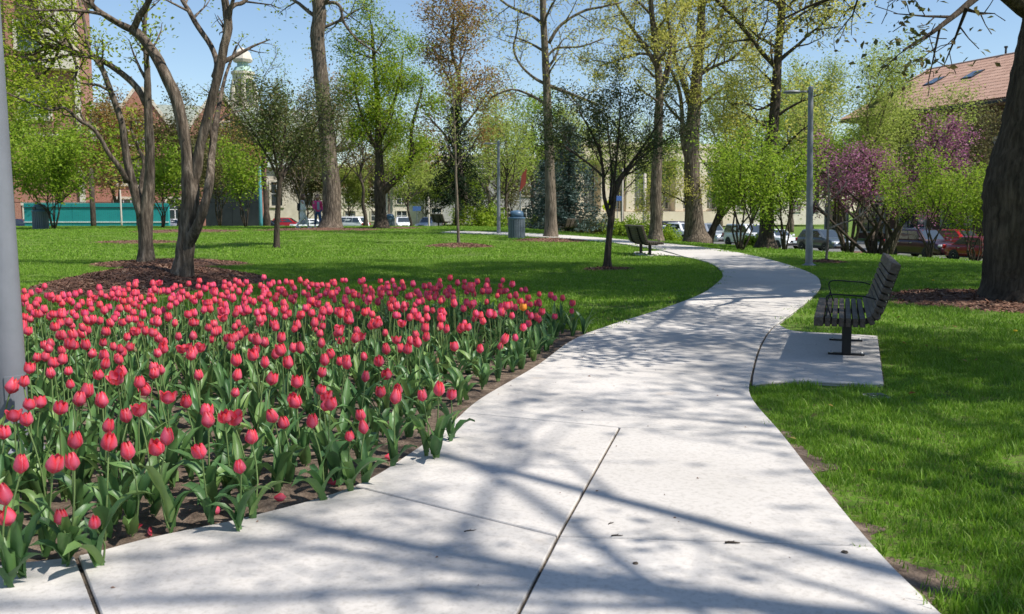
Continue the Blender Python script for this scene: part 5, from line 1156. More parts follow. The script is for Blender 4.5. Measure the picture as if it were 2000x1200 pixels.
KINDS_ = {   # side profile numbers: length, width, height, bonnet z, belt z, windscreen foot/top x, rear top/foot x, tail z
    'suv':   dict(L=4.75, W=1.88, H=1.74, hood=1.06, belt=1.10, wf=1.15, wt=0.45, rt=-1.85, rf=-2.22, tail=1.12),
    'van':   dict(L=5.0, W=1.98, H=1.78, hood=1.02, belt=1.08, wf=1.55, wt=0.60, rt=-2.15, rf=-2.40, tail=1.12),
    'hatch': dict(L=4.15, W=1.76, H=1.54, hood=0.95, belt=0.98, wf=1.12, wt=0.30, rt=-1.45, rf=-1.90, tail=1.0),
    'sedan': dict(L=4.6, W=1.80, H=1.44, hood=0.90, belt=0.94, wf=0.98, wt=0.25, rt=-1.05, rf=-1.70, tail=1.0),
}
def car(kind, pt, label, loc, heading, parts=True, group=None, roofrails=False):
    k = KINDS_[kind]; L, W, H = k['L'], k['W'], k['H']; hw = W / 2; root = empty('parked_car', loc, heading, label, 'car', group or 'cars parked along the street')
    zb = 0.24; xf_, xr_ = L / 2, -L / 2
    def hoodz(x):
        if x > k['wf']: t = (x - k['wf']) / (xf_ - k['wf']); return k['hood'] - 0.06 * t - 0.26 * t ** 4
        if x < k['rf']: t = (k['rf'] - x) / (k['rf'] - xr_ + 1e-6); return k['tail'] - 0.10 * t ** 3
        return k['belt']
    def halfw(x): t = abs(x) / (L / 2); return hw * (1 - 0.17 * t ** 5)
    xs = [xf_, xf_ - .05, xf_ - .18, xf_ - .45, xf_ - .8, k['wf'] + .02, k['wf'] - .5, 0, -0.6, -1.2, k['rf'] + .35, k['rf'], xr_ + .18, xr_ + .05, xr_]
    xs = sorted(set(round(x, 3) for x in xs), reverse=True); mb = MB(); rings = []
    for x in xs:
        e = min(xf_ - x, x - xr_); sh = 1 - 0.10 * max(0, 1 - e / 0.15) ; wv = halfw(x) * sh; zt = hoodz(x); lo = zb + 0.12 * max(0, 1 - e / 0.2); zt2 = zt - 0.14 * max(0, 1 - e / 0.12)
        mid = zb + (zt2 - zb) * 0.45
        rings.append([(x, wv * s_, z) for s_, z in ((0, lo), (.86, lo), (.97, lo + .10), (1.0, mid), (.985, zt2 - .14), (.93, zt2 - .03), (.80, zt2), (0, zt2 + .02), (-.80, zt2), (-.93, zt2 - .03), (-.985, zt2 - .14), (-1.0, mid), (-.97, lo + .10), (-.86, lo))])
    m_ = len(rings[0])
    V = [v for r_ in rings for v in r_]; Fc = []
    for i in range(len(rings) - 1):
        for j in range(m_): Fc.append((i * m_ + j, i * m_ + (j + 1) % m_, (i + 1) * m_ + (j + 1) % m_, (i + 1) * m_ + j))
    Fc += [tuple(range(m_)), tuple((len(rings) - 1) * m_ + j for j in reversed(range(m_)))]
    body = mb.add(V, Fc).build('body', pt, root, True)
    try:
        bpy_mod = body.modifiers.new('edges', 'EDGE_SPLIT'); bpy_mod.split_angle = R(38)
    except Exception: pass
    # cabin
    zbelt, zr = k['belt'] - 0.02, H; lay = []
    for f, ins in ((0, 0.02), (.5, .07), (.86, .13), (.97, .19), (1.0, .30)):
        z = zbelt + (zr - zbelt) * f; g = f if f < .9 else .9 + (f - .9) * 2.2
        a = k['wf'] + (k['wt'] - k['wf']) * min(1.05, g) - (0.1 if f == 1 else 0); b = k['rf'] + (k['rt'] - k['rf']) * min(1.05, g) + (0.1 if f == 1 else 0); w_ = hw * 0.95 - ins
        lay.append([(a, w_ * .80, z), (a - .12, w_, z), ((a + b) / 2, w_ * 1.01, z), (b + .10, w_ * .98, z), (b, w_ * .82, z), (b, -w_ * .82, z), (b + .10, -w_ * .98, z), ((a + b) / 2, -w_ * 1.01, z), (a - .12, -w_, z), (a, -w_ * .80, z)])
    cb = MB(); n = 10; V = [v for r_ in lay for v in r_]; Fc = [(i * n + j, i * n + (j + 1) % n, (i + 1) * n + (j + 1) % n, (i + 1) * n + j) for i in range(len(lay) - 1) for j in range(n)]; Fc.append(tuple((len(lay) - 1) * n + j for j in range(n)))
    cb.add(V, Fc).build('cabin', pt, root, True).modifiers.new('edges', 'EDGE_SPLIT').split_angle = R(40)
    def cabx(f, end): a0, a1 = (k['wf'], k['wt']) if end else (k['rf'], k['rt']); return a0 + (a1 - a0) * f
    def cabw(f): return hw * 0.95 - (0.02 + (0.13 - 0.02) * f / .86) + 0.012
    zz = lambda f: zbelt + (zr - zbelt) * f
    f0, f1 = 0.10, 0.84
    fr, fl_ = cabx(f0, True), cabx(f1, True)
    ws = MB().add([(cabx(f0, 1) + .012, -cabw(f0) * .80, zz(f0)), (cabx(f0, 1) + .012, cabw(f0) * .80, zz(f0)), (cabx(.9, 1) + .012, cabw(.9) * .78, zz(.9)), (cabx(.9, 1) + .012, -cabw(.9) * .78, zz(.9))], [(0, 1, 2, 3)]).build('windscreen', M['car_glass'], root)
    MB().add([(cabx(f0, 0) - .012, -cabw(f0) * .78, zz(f0)), (cabx(f0, 0) - .012, cabw(f0) * .78, zz(f0)), (cabx(.86, 0) - .012, cabw(.86) * .76, zz(.86)), (cabx(.86, 0) - .012, -cabw(.86) * .76, zz(.86))], [(0, 1, 2, 3)]).build('rear_window', M['car_glass'], root)
    a0, a1, b0, b1 = cabx(f0, 1) - .22, cabx(f1, 1) - .16, cabx(f0, 0) + .16, cabx(f1, 0) + .14; ncut = 3 if kind in ('suv', 'van') else 2
    for s in (-1, 1):
        for i in range(ncut):
            u0, u1 = i / ncut, (i + 1) / ncut; g = 0.03
            lo0, lo1 = a0 + (b0 - a0) * u0 - (g if i else 0), a0 + (b0 - a0) * u1 + g; hi0, hi1 = a1 + (b1 - a1) * u0 - (g if i else 0), a1 + (b1 - a1) * u1 + g
            MB().add([(lo0, s * (cabw(f0) + .004), zz(f0)), (lo1, s * (cabw(f0) + .004), zz(f0)), (hi1, s * (cabw(f1) + .006), zz(f1)), (hi0, s * (cabw(f1) + .006), zz(f1))], [(0, 1, 2, 3)]).build('side_window', M['car_glass'], root)
        if parts:
            for i in range(2):
                xd = a0 - 0.15 - i * 1.0; hd = MB().bbox((xd - .55, s * (hw * 1.005), k['belt'] - 0.16), (0.17, 0.035, 0.03), 0.008).build('door_handle', M['chrome'], root)
                sm2 = MB().box((xd - .72, s * hw * 0.988, (zb + k['belt']) / 2 + .04), (0.012, 0.02, k['belt'] - zb - .28)).build('door_seam', M['trim'], root)
            MB().bbox((k['wf'] - .22, s * (hw + .10), k['belt'] + 0.07), (0.10, 0.20, 0.14), 0.03).build('mirror', pt, root)
            MB().box((0, s * hw * 0.985, zb + .06), (L * .55, 0.03, 0.07)).build('sill', M['trim'], root)
        MB().bbox((xf_ - .13, s * hw * .70, k['hood'] - .26), (0.22, hw * .40, 0.15), 0.04, Matrix.Rotation(s * -0.35, 3, 'Z')).build('headlight', M['headlight'], root)
        MB().bbox((xr_ + .07, s * hw * .78, k['tail'] - .20), (0.12, hw * .28, 0.24), 0.03, Matrix.Rotation(s * 0.3, 3, 'Z')).build('taillight', M['taillight'], root)
        if roofrails: MB().tube([Vector((k['wt'] - .25, s * hw * .66, H - .02)), Vector((k['wt'] - .4, s * hw * .66, H + .035)), Vector((k['rt'] + .5, s * hw * .66, H + .035)), Vector((k['rt'] + .35, s * hw * .66, H - .02))], 0.018, 6).build('roof_rail', M['chrome'], root, True)
    MB().bbox((xf_ - .015, 0, k['hood'] - .30), (0.06, hw * .80, 0.12), 0.015).build('grille', M['trim'], root)
    MB().bbox((xf_ - .01, 0, zb + .16), (0.07, hw * 1.25, 0.14), 0.03).build('lower_grille', M['trim'], root)
    MB().bbox((xf_ + .02, 0, zb + .30), (0.03, 0.31, 0.15), 0.004).build('number_plate', M['plate'], root)
    MB().bbox((xr_ - .01, 0, k['tail'] - .38), (0.03, 0.31, 0.15), 0.004).build('number_plate', M['plate'], root)
    rw = 0.335 if kind in ('suv', 'van') else 0.305
    ty = MB().lathe([(rw * .62, -.10), (rw * .93, -.105), (rw, -.07), (rw, .07), (rw * .93, .105), (rw * .62, .10)], 24).mesh('tyre', M['tyre'], True)
    rm = MB().lathe([(rw * .64, .075), (rw * .60, .09), (rw * .50, .075), (rw * .2, .085), (0.02, .09)], 20).mesh('rim', M['rim'], True); ach = MB().lathe([(rw * 1.17, -.02), (rw * 1.17, .02)], 24).mesh('wheel_arch', M['trim'])
    for s in (-1, 1):
        for x in (L * .305, -L * .295):
            rot = (-s * math.pi / 2, 0, 0)
            wo_ = link('wheel_arch', ach, root, (x, s * (hw - .016), rw + 0.02), rot); wh = link('wheel', ty, root, (x, s * (hw - .095), rw), rot); link('rim', rm, wh, (0, 0, 0.012))
    return root
HD = math.atan2(-STT[1], -STT[0])        # cars face down the street, towards the camera
def parked(kind, pt, label, u, Y, q=0.0, dh=0.0, **kw):
    # slide along the parking lane until the car appears in column u
    best = min((abs((st(q, s)[0] / st(q, s)[1]) * FPX + 1000 - u), s) for s in np.arange(-40, 60, 0.1)); x, y = st(q, best[1])
    return car(kind, pt, label, (x, y, -1.62), HD + dh, **kw)
P_ = dict(maroon=paint('maroon', (0.035, 0.008, 0.013)), red=paint('red', (0.42, 0.012, 0.016)), grey=paint('blue_grey', (0.075, 0.095, 0.115)), white=paint('white', (0.78, 0.79, 0.80), 0.0), navy=paint('navy', (0.02, 0.022, 0.075)), silver=paint('silver', (0.42, 0.45, 0.48), 0.5), dark=paint('charcoal', (0.03, 0.035, 0.04)), dred=paint('dark_red', (0.22, 0.012, 0.014)))
parked('suv', P_['maroon'], 'dark maroon car with roof rails parked nearest on the street', 1797, 55, roofrails=True)
parked('hatch', P_['grey'], 'blue-grey hatchback parked behind the tall lamp post', 1607, 62)
parked('sedan', P_['white'], 'white car half hidden by the leaning dark trunk', 1515, 66)
parked('van', P_['white'], 'white car seen between the lime shrubs', 1462, 72)
parked('suv', P_['silver'], 'pale silver car behind the thick rooted trunk', 1385, 82, roofrails=True)
parked('suv', P_['white'], 'white wagon left of the thick rooted trunk', 1335, 92)
parked('van', P_['navy'], 'dark blue van with tall roof at the end of the row', 1303, 100, q=-3.2, dh=math.pi)
parked('hatch', P_['red'], 'bright red car on the far side of the street', 1872, 60, q=-8.8)
parked('sedan', P_['dred'], 'dark red car half hidden by the massive trunk', 1925, 50, q=0.2)
parked('sedan', P_['white'], 'small white car at the far end of the parked row', 1298, 100, q=0.0)
def far_car(kind, pt, label, u, Y, heading, **kw):
    p = at(u, 440, Y); return car(kind, pt, label, (p.x, Y, tz(p.x, Y) + 0.03), heading, parts=False, group='cars parked beyond the lawn crest', **kw)
far_car('suv', P_['white'], 'white car seen from its rear corner right of the thickest trunk', 680, 104, 2.75)
far_car('suv', P_['white'], 'white car facing the camera right of the forked trunk', 787, 108, -1.35)
far_car('suv', P_['silver'], 'pale blue-white car left of the distant bench', 838, 112, -1.9)
far_car('sedan', P_['white'], 'white car behind the two walkers', 614, 84, 0.2)
far_car('sedan', P_['dark'], 'dark car left of the two walkers', 524, 96, 0.1)
far_car('hatch', P_['red'], 'small red car glimpsed left of the walkers', 562, 112, 0.0)
far_car('sedan', P_['white'], 'white car glimpsed right of the tennis fence', 345, 108, 0.0)
far_car('sedan', P_['silver'], 'silver car under the olive bush by the dark young tree', 1130, 100, 0.2)
far_car('hatch', P_['navy'], 'dark blue car at the far left behind the litter bin', 40, 90, 0.1)

# ------------------------------------------------------------------ buildings
def brick_mat(name, a, b, mortar):
    m, t, p = new_mat(name); tc = nd(t, 'ShaderNodeTexCoord'); mp = nd(t, 'ShaderNodeMapping'); mp.inputs['Rotation'].default_value = (math.pi / 2, 0, 0); t.links.new(tc.outputs['Object'], mp.inputs[0])
    br = nd(t, 'ShaderNodeTexBrick', Scale=2.4); br.inputs['Color1'].default_value = (*a, 1); br.inputs['Color2'].default_value = (*b, 1); br.inputs['Mortar'].default_value = (*mortar, 1); br.inputs['Mortar Size'].default_value = 0.012
    t.links.new(mp.outputs[0], br.inputs['Vector']); t.links.new(br.outputs[0], p.inputs['Base Color']); p.inputs['Roughness'].default_value = 0.9; return m
M['brick'] = brick_mat('red_brick', (0.30, 0.125, 0.085), (0.38, 0.17, 0.12), (0.40, 0.30, 0.24)); M['brick_dark'] = brick_mat('dark_brick', (0.075, 0.038, 0.028), (0.11, 0.055, 0.04), (0.10, 0.08, 0.07))
M['limestone'] = noisy('limestone', [(0.3, (0.50, 0.45, 0.36)), (0.7, (0.66, 0.60, 0.50))], 1.5, 0.85, 0.2, 20); M['cream'] = noisy('cream_stone', [(0.3, (0.60, 0.50, 0.38)), (0.7, (0.70, 0.60, 0.47))], 0.6, 0.85)
M['slate'] = noisy('grey_slate', [(0.3, (0.19, 0.22, 0.19)), (0.7, (0.30, 0.33, 0.28))], 2.0, 0.7); M['copper'] = plain('green_copper', (0.33, 0.47, 0.41), 0.7); M['tile'] = None
M['pane'] = glass(); M['pane'].name = 'window_glass'; M['teal'] = noisy('teal_paint', [(0.3, (0.018, 0.26, 0.27)), (0.7, (0.03, 0.34, 0.34))], 0.8, 0.7); M['windscreen_cloth'] = noisy('dark_fence_cloth', [(0.3, (0.018, 0.026, 0.03)), (0.7, (0.04, 0.05, 0.055))], 1.2, 0.9)
M['white_paint'] = plain('white_paint', (0.78, 0.78, 0.77), 0.5); M['teal_pole'] = plain('teal_pole', (0.06, 0.22, 0.26), 0.5); M['wood_pole'] = noisy('pale_pole', [(0.3, (0.42, 0.37, 0.31)), (0.7, (0.55, 0.50, 0.43))], 3, 0.8)
def tile_mat():
    m, t, p = new_mat('clay_roof_tile'); g = nd(t, 'ShaderNodeNewGeometry'); r = ramp(t, g.outputs['Random Per Island'], [(0, (0.32, 0.185, 0.13)), (0.5, (0.39, 0.235, 0.17)), (1, (0.45, 0.285, 0.21))]); t.links.new(r.outputs[0], p.inputs['Base Color']); p.inputs['Roughness'].default_value = 0.85; return m
M['tile'] = tile_mat()
def window(parent, c, wd, ht, depth_dir=(0, -1, 0), bars=(2, 2), surround=0.25, mats=('limestone', 'pane', 'white_paint')):
    """a window set in a wall facing -y in its parent's frame"""
    x, y, z = c; f = MB(); s = surround
    f.box((x, y - .05, z + ht / 2 + s / 2), (wd + 2 * s, .22, s)); f.box((x, y - .07, z - ht / 2 - s / 2), (wd + 2 * s + .1, .26, s)); f.box((x - wd / 2 - s / 2, y - .05, z), (s, .22, ht)); f.box((x + wd / 2 + s / 2, y - .05, z), (s, .22, ht))
    w_ = f.build('window', M[mats[0]], parent); MB().box((x, y + .02, z), (wd, .05, ht)).build('pane', M[mats[1]], w_)
    b = MB()
    for i in range(1, bars[0]): b.box((x - wd / 2 + wd * i / bars[0], y - .02, z), (.09, .08, ht))
    for i in range(1, bars[1]): b.box((x, y - .022, z - ht / 2 + ht * i / bars[1]), (wd, .08, .07))
    b.build('glazing_bars', M[mats[2]], w_); return w_
# brick hall at far left
def loc_building(u, Y, rz, name, label, zoff=0.0):
    p = at(u, 440, Y); return empty(name, (p.x, Y, -1.3 + zoff), rz, label, 'building')
b1 = loc_building(-12, 96, 0.336, 'brick_hall', 'tall red brick hall with stone-framed windows at the far left')
MB().box((-10, 9, 13), (37, 18, 28)).build('wall', M['brick'], b1)
for i in range(7): MB().box((8.55 - i * 6.2, -.12, 13.4), (.55, .3, 28.2)).build('pier', M['limestone'] if i == 0 else M['brick'], b1)
for z in (3.2, 10.4, 17.6): MB().box((-10, -.10, z), (37.1, .25, .35)).build('string_course', M['limestone'], b1)
for r_ in range(4):
    for c_ in range(5): window(b1, (4.4 - c_ * 6.2, 0, 6.4 + r_ * 7.0 if r_ else 1.6), 2.6, 2.5 if r_ else 2.2, bars=(3, 2), surround=.35)
MB().box((7.0, -1.0, 22.5), (3.0, 2.0, 11)).build('oriel', M['limestone'], b1)
MB().prism([(-29, 27), (-10, 33), (9, 27)], -.2, 18.2).build('roof', M['slate'], b1)
# gabled brick wing
b2_ = loc_building(300, 108, 0.336, 'gabled_hall', 'brick wing with two stepped gables and a slate roof')
MB().box((-2, 7, 5.2), (30, 12, 10.4)).build('wall', M['brick'], b2_)
for gx_ in (-1.0, 7.6):
    g_ = MB().prism([(gx_ - 4, 8.8), (gx_ + 4, 8.8), (gx_ + 4, 11), (gx_ + .4, 16.2), (gx_ - .4, 16.2), (gx_ - 4, 11)], -.6, 1.0).build('gable', M['brick'], b2_)
    for s in (-1, 1):
        a_, c_ = Vector((gx_ + s * 4.1, 0, 11)), Vector((gx_ + s * .3, 0, 16.5)); d = c_ - a_; MB().box((a_ + c_) / 2 + Vector((0, .2, 0)), (d.length, 1.9, .35), Matrix.Rotation(-math.atan2(d.z, d.x), 3, 'Y')).build('coping', M['limestone'], g_)
    window(b2_, (gx_, -.6, 11.4), 2.2, 2.6, bars=(3, 2), surround=.3)
MB().prism([(0.8, 10.4), (7, 15.4), (13.2, 10.4)], -17, 24, 'x').build('roof', M['slate'], b2_)
for r_ in range(2):
    for c_ in range(5): window(b2_, (-14 + c_ * 5.6, 1.0, 2.6 + 4.2 * r_), 2.4, 2.4, bars=(3, 2), surround=.3)
# church-like hall with stone tower
b3 = loc_building(470, 140, 0.336, 'stone_tower_hall', 'grey roofed hall with a pale stone tower and green copper cap')
MB().box((0, 8, 4.5), (26, 14, 9)).build('wall', M['limestone'], b3); MB().prism([(0.4, 9), (8, 18.6), (15.6, 9)], -14, 13.4, 'x').build('roof', M['slate'], b3)
tw = MB().box((1.1, 2, 9), (3.6, 3.6, 18)).build('tower', M['limestone'], b3)
MB().lathe([(1.55, 17.80), (1.55, 22.80), (1.75, 22.90), (1.75, 23.30)], 8, (1.1, 2, 0)).build('lantern', M['limestone'], tw)
for i in range(8):
    a_ = (i + .5) * math.pi / 4; MB().box((1.1 + 1.42 * math.cos(a_), 2 + 1.42 * math.sin(a_), 20.4), (.25, .45, 3.4), Matrix.Rotation(a_, 3, 'Z')).build('louvre', M['pane'], tw)
MB().lathe([(1.5, 23.30), (1.1, 24.00), (.8, 24.10), (.8, 24.70)], 8, (1.1, 2, 0)).build('copper_cap', M['copper'], b3)
MB().lathe([(1.3, 24.70), (1.5, 25.10), (1.1, 26.20), (.5, 26.70), (.05, 26.90)], 8, (1.1, 2, 0)).build('finial', M['limestone'], b3)
for sx in (-1, 1):
    for sy in (-1, 1): MB().lathe([(.45, 17.80), (.40, 20.00), (.02, 22.00)], 6, (1.1 + sx * 1.6, 2 + sy * 1.6, 0)).build('pinnacle', M['limestone'], tw)
for i in range(5): window(b3, (-10.5 + i * 4.6 + (0.0 if i < 3 else 2.2), 1.0, 5), 1.6, 3.6, bars=(2, 2), surround=.3)
# cream building with tall piers behind the street end
b4 = loc_building(1275, 146, 0.336, 'columned_building', 'cream stone building with tall square columns beyond the street end')
MB().box((0, 8, 6.2), (28, 14, 12.4)).build('wall', M['cream'], b4)
for i in range(7): MB().bbox((-12.9 + i * 4.3, 0.2, 6.2), (1.5, 1.6, 7.8), .08).build('column', M['cream'], b4)
MB().box((0, .2, 1.15), (28.4, 2.2, 2.3)).build('plinth', M['cream'], b4); MB().box((0, .3, 11.0), (28.6, 2.0, 1.8)).build('entablature', M['cream'], b4); MB().box((0, 8, 12.7), (29.4, 15.5, .7)).build('cornice', M['limestone'], b4)
for i in range(6): window(b4, (-10.75 + i * 4.3, 1.0, 6.2), 2.0, 6.8, bars=(2, 4), surround=.12)
# tiled-roof building along the street
b5p = st(-19.5, 8.0); b5 = empty('tiled_roof_building', (b5p[0], b5p[1], -1.5), math.atan2(STT[1], STT[0]) + math.pi, 'long dark brick building with a pink-red tiled roof at the right', 'building')
# local frame: x along the street towards the camera, -y towards the street?  rotate so that the facade faces the park
LB = 46; HB = 2.2; MB().box((0, 9, 5.7), (LB, 17, 11.4)).build('wall', M['brick_dark'], b5)
MB().box((0, -.15, 3.9), (LB + .2, .4, .5)).build('string_course', M['concrete_grey'], b5)
for i in range(11):
    window(b5, (-26 + i * 5.2, .5, 2.0), 3.2, 2.6, bars=(3, 1), surround=.14, mats=('concrete_grey', 'pane', 'trim')); window(b5, (-26 + i * 5.2, .5, 7.0), 3.2, 3.0, bars=(3, 1), surround=.14, mats=('concrete_grey', 'pane', 'trim'))
rise_, run_ = 5.2, 10.3; sl_ = math.atan2(rise_, run_); rl = math.hypot(rise_, run_)
rf = MB().prism([(-1.3, 11.15), (-1.3, 11.4), (9, 16.6), (19.3, 11.4), (19.3, 11.15)], -LB / 2 - .8, LB / 2 + .8, 'x').build('roof', M['tile'], b5)
# courses of tiles: rows of half-round ribs running down the slope
V = []; Fc = []; b_i = 0; nrib = 270
for i in range(nrib):
    x0 = -LB / 2 - .8 + (LB + 1.6) * (i + .5) / nrib; w_ = (LB + 1.6) / nrib * 0.5
    for k in range(14):
        t0, t1 = k / 14, (k + 1.04) / 14
        prof_ = [(-w_, 0.0), (-w_ * .5, .06), (w_ * .5, .06), (w_, 0.0)]
        for t, lift in ((t0, .015 + .03), (t1, .015)):
            for a_, h_ in prof_:
                y_ = -1.36 + 10.32 * t; V.append((x0 + a_, y_ - math.sin(sl_) * (h_ + lift), 11.42 + (16.64 - 11.42) * t + math.cos(sl_) * (h_ + lift)))
        Fc += [(b_i + j, b_i + j + 1, b_i + 5 + j, b_i + 4 + j) for j in range(3)]; b_i += 8
o = link('roof_tile', np_mesh('roof_tile', np.array(V), np.array(Fc), M['tile']), rf); o['kind'] = 'stuff'
MB().tube([Vector((-LB / 2 - .8, 9, 16.7)), Vector((LB / 2 + .8, 9, 16.7))], .14, 8).build('ridge', M['tile'], rf); MB().box((0, -1.42, 11.2), (LB + 1.7, .16, .2)).build('gutter', M['trim'], rf)
for i, x_ in enumerate((-22.5, -18.5, -14.0, -8.0, 0.0, 8.0, 15.0)):
    Ms = Matrix.Rotation(sl_, 3, 'X'); c_ = Vector((x_, 5.0, 11.4 + 5.2 * (6.3 / 10.3) + .12)); s_ = MB().box(c_, (1.25, 1.7, .22), Ms).build('skylight', M['trim'], rf); MB().box(c_ + Ms @ Vector((0, 0, .125)), (1.1, 1.5, .03), Ms).build('pane', M['pane'], s_)
for x_ in (-14.5, -11.5, -4): MB().lathe([(.09, 16.2), (.09, 17.4), (.16, 17.4), (.16, 17.55)], 10, (x_, 9.2, 0)).build('vent_pipe', M['trim'], rf)
# low distant blocks that close the view between the trees
def block(u, Y, wd, ht, mat, label, name='distant_building', rz=0.0, win=(6, 2)):
    r_ = loc_building(u, Y, rz, name, label); MB().box((0, 6, ht / 2), (wd, 12, ht)).build('wall', mat, r_); MB().box((0, 6, ht + .2), (wd + .6, 12.6, .5)).build('parapet', M['limestone'], r_)
    for i in range(win[0]):
        for j in range(win[1]): window(r_, (-wd / 2 + wd * (i + .5) / win[0], 0, ht * (j + .5) / win[1]), 1.8, 1.7, bars=(2, 2), surround=.15)
block(760, 165, 46, 6.0, M['limestone'], 'pale low building far behind the forked trunk', rz=.336, win=(10, 2)); block(985, 170, 30, 12, M['concrete_grey'], 'grey building glimpsed above the far litter bin', rz=.336, win=(7, 3)); block(585, 160, 26, 10, M['brick'], 'brick building far behind the two walkers', rz=.336, win=(6, 2))
block(1500, 160, 30, 6.5, M['limestone'], 'pale stone building far behind the lime shrubs', rz=.336, win=(8, 1))

# ------------------------------------------------------------------ tennis court things at far left
wl = at(190, 440, 62); r_ = empty('practice_wall', (wl.x, 62, tz(wl.x, 62)), 0, 'teal practice wall with a white line at the far left', 'wall'); wz = 1.28 - (397 - 410) / FPX * 62 - tz(wl.x, 62)
for i in range(3): MB().box((-3.2 + i * 3.22, 0, wz / 2), (3.2, .25, wz)).build('panel', M['teal'], r_)
MB().box((0, -.14, 0.42), (9.7, .03, .07)).build('white_line', M['white_paint'], r_); MB().box((0, -.14, wz - .3), (9.7, .04, .05)).build('top_rail', M['windscreen_cloth'], r_)
wl = at(452, 440, 60); zb_ = tz(wl.x, 60); r_ = empty('fence', (wl.x, 60, zb_), 0, 'dark cloth-covered fence right of the front multi-stem tree', 'fence')
for i in range(4): MB().box((-1.2 + i * 0.86, 0, 1.45), (.84, .05, 2.9)).build('cloth_panel', M['windscreen_cloth'], r_)
for i in range(5): MB().tube([Vector((-1.63 + i * .86, .06, -.1)), Vector((-1.63 + i * .86, .06, 3.0))], .04, 6).build('post', M['trim'], r_)
MB().tube([Vector((-1.63, .06, 2.95)), Vector((1.81, .06, 2.95))], .03, 6).build('rail', M['trim'], r_)
# chain-link fence: posts, rails, wire
wl = at(255, 440, 58); zb_ = tz(wl.x, 58); r_ = empty('chain_link_fence', (wl.x, 58, zb_), 0, 'thin chain-link fence in front of the teal wall', 'fence')
for i in range(8): MB().tube([Vector((-10 + i * 2.6, 0, -.1)), Vector((-10 + i * 2.6, 0, 3.1))], .035, 6).build('post', M['trim'], r_)
for z in (1.55, 3.05): MB().tube([Vector((-10, 0, z)), Vector((8.2, 0, z))], .022, 6).build('rail', M['trim'], r_)
wm = MB()
for i in range(150):
    x_ = -10 + i * .121
    wm.tube([Vector((x_, 0, 0.05)), Vector((x_ + 0.0, 0, 3.05))], .0022, 3, cap=False)
wi = wm.build('wire_mesh', M['trim'], r_); wi['kind'] = 'stuff'
def pole(u, v0, v1, Y, r, mat, name, label, cat='pole'):
    a_, c_ = at(u, v0, Y), at(u, v1, Y); zb_ = tz(a_.x, Y); o_ = MB().lathe([(r, -.1), (r, .3), (r * .8, c_.z - zb_), (r * .3, c_.z - zb_ + .03)], 12).build(name, mat, None, True, loc=(a_.x, Y, zb_)); tag(o_, label, cat); return o_
pole(183, 447, 330, 55, .16, M['bark_dark'], 'utility_pole', 'dark post in front of the teal wall'); pole(238, 447, 372, 57, .055, M['wood_pole'], 'utility_pole', 'slim pale pole in front of the teal wall'); pole(510, 446, 325, 58, .12, M['teal_pole'], 'utility_pole', 'teal post right of the dark fence')
pole(756, 443, 372, 96, .12, M['wood_pole'], 'utility_pole', 'left of two pale poles right of the forked trunk'); pole(765, 443, 355, 98, .16, M['wood_pole'], 'utility_pole', 'right of two pale poles right of the forked trunk'); pole(838, 440, 385, 104, .10, M['wood_pole'], 'utility_pole', 'pale pole left of the dark drooping spruce')
pole(1215, 450, 330, 92, .09, M['wood_pole'], 'utility_pole', 'pale thin pole behind the dark young tree'); pole(1258, 450, 340, 96, .20, M['wood_pole'], 'utility_pole', 'thick pale pole left of the trunk behind the far bench')
# traffic sign and banners
def sign(u, v, Y, label, kind):
    p = at(u, v, Y); zb_ = tz(p.x, Y); r_ = empty('road_sign' if kind != 'banner' else 'banner', (p.x, Y, zb_), 0, label, 'sign' if kind != 'banner' else 'banner'); h_ = p.z - zb_
    MB().tube([Vector((0, .03, -.1)), Vector((0, .03, h_ + .3))], .035, 8).build('post', M['bin_slat'], r_)
    if kind == 'diamond':
        s = .62; MB().prism([(0, h_ - s), (s, h_), (0, h_ + s), (-s, h_)], -.03, -.005).build('plate', M['sign_yellow'], r_)
        fg = MB(); fg.lathe([(.02, h_ + .22), (.07, h_ + .26), (.07, h_ + .32), (.02, h_ + .36)], 8, (0, -.045, 0), 1, .2); fg.box((0, -.04, h_ + .05), (.13, .012, .28)); fg.box((.08, -.04, h_ - .22), (.06, .012, .3), Matrix.Rotation(.35, 3, 'Y')); fg.box((-.08, -.04, h_ - .22), (.06, .012, .3), Matrix.Rotation(-.35, 3, 'Y')); fg.build('walking_figure', M['trim'], r_)
    elif kind == 'banner':
        MB().prism([(-.05, h_ - .9), (.42, h_ - .3), (.5, h_ + .9), (.1, h_ + .35)], -.02, .0).build('cloth', M['banner_red'], r_)
    else:
        MB().bbox((0, 0, h_), (.9, .03, .5), .01).build('plate', M['sign_blue'], r_)
M['sign_yellow'] = plain('sign_yellow', (0.72, 0.78, 0.02), 0.5); M['banner_red'] = plain('banner_red', (0.26, 0.045, 0.03), 0.8); M['sign_blue'] = plain('sign_blue', (0.08, 0.16, 0.42), 0.5)
sign(1189, 404, 78, 'yellow-green diamond sign with a dark figure behind the young tree', 'diamond'); sign(1206, 388, 95, 'small blue sign on a post right of the diamond sign', 'plate'); sign(1016, 352, 70, 'red hanging panel behind the leaning pale tree', 'banner'); sign(814, 408, 102, 'pale street sign on a post above the parked cars', 'plate')

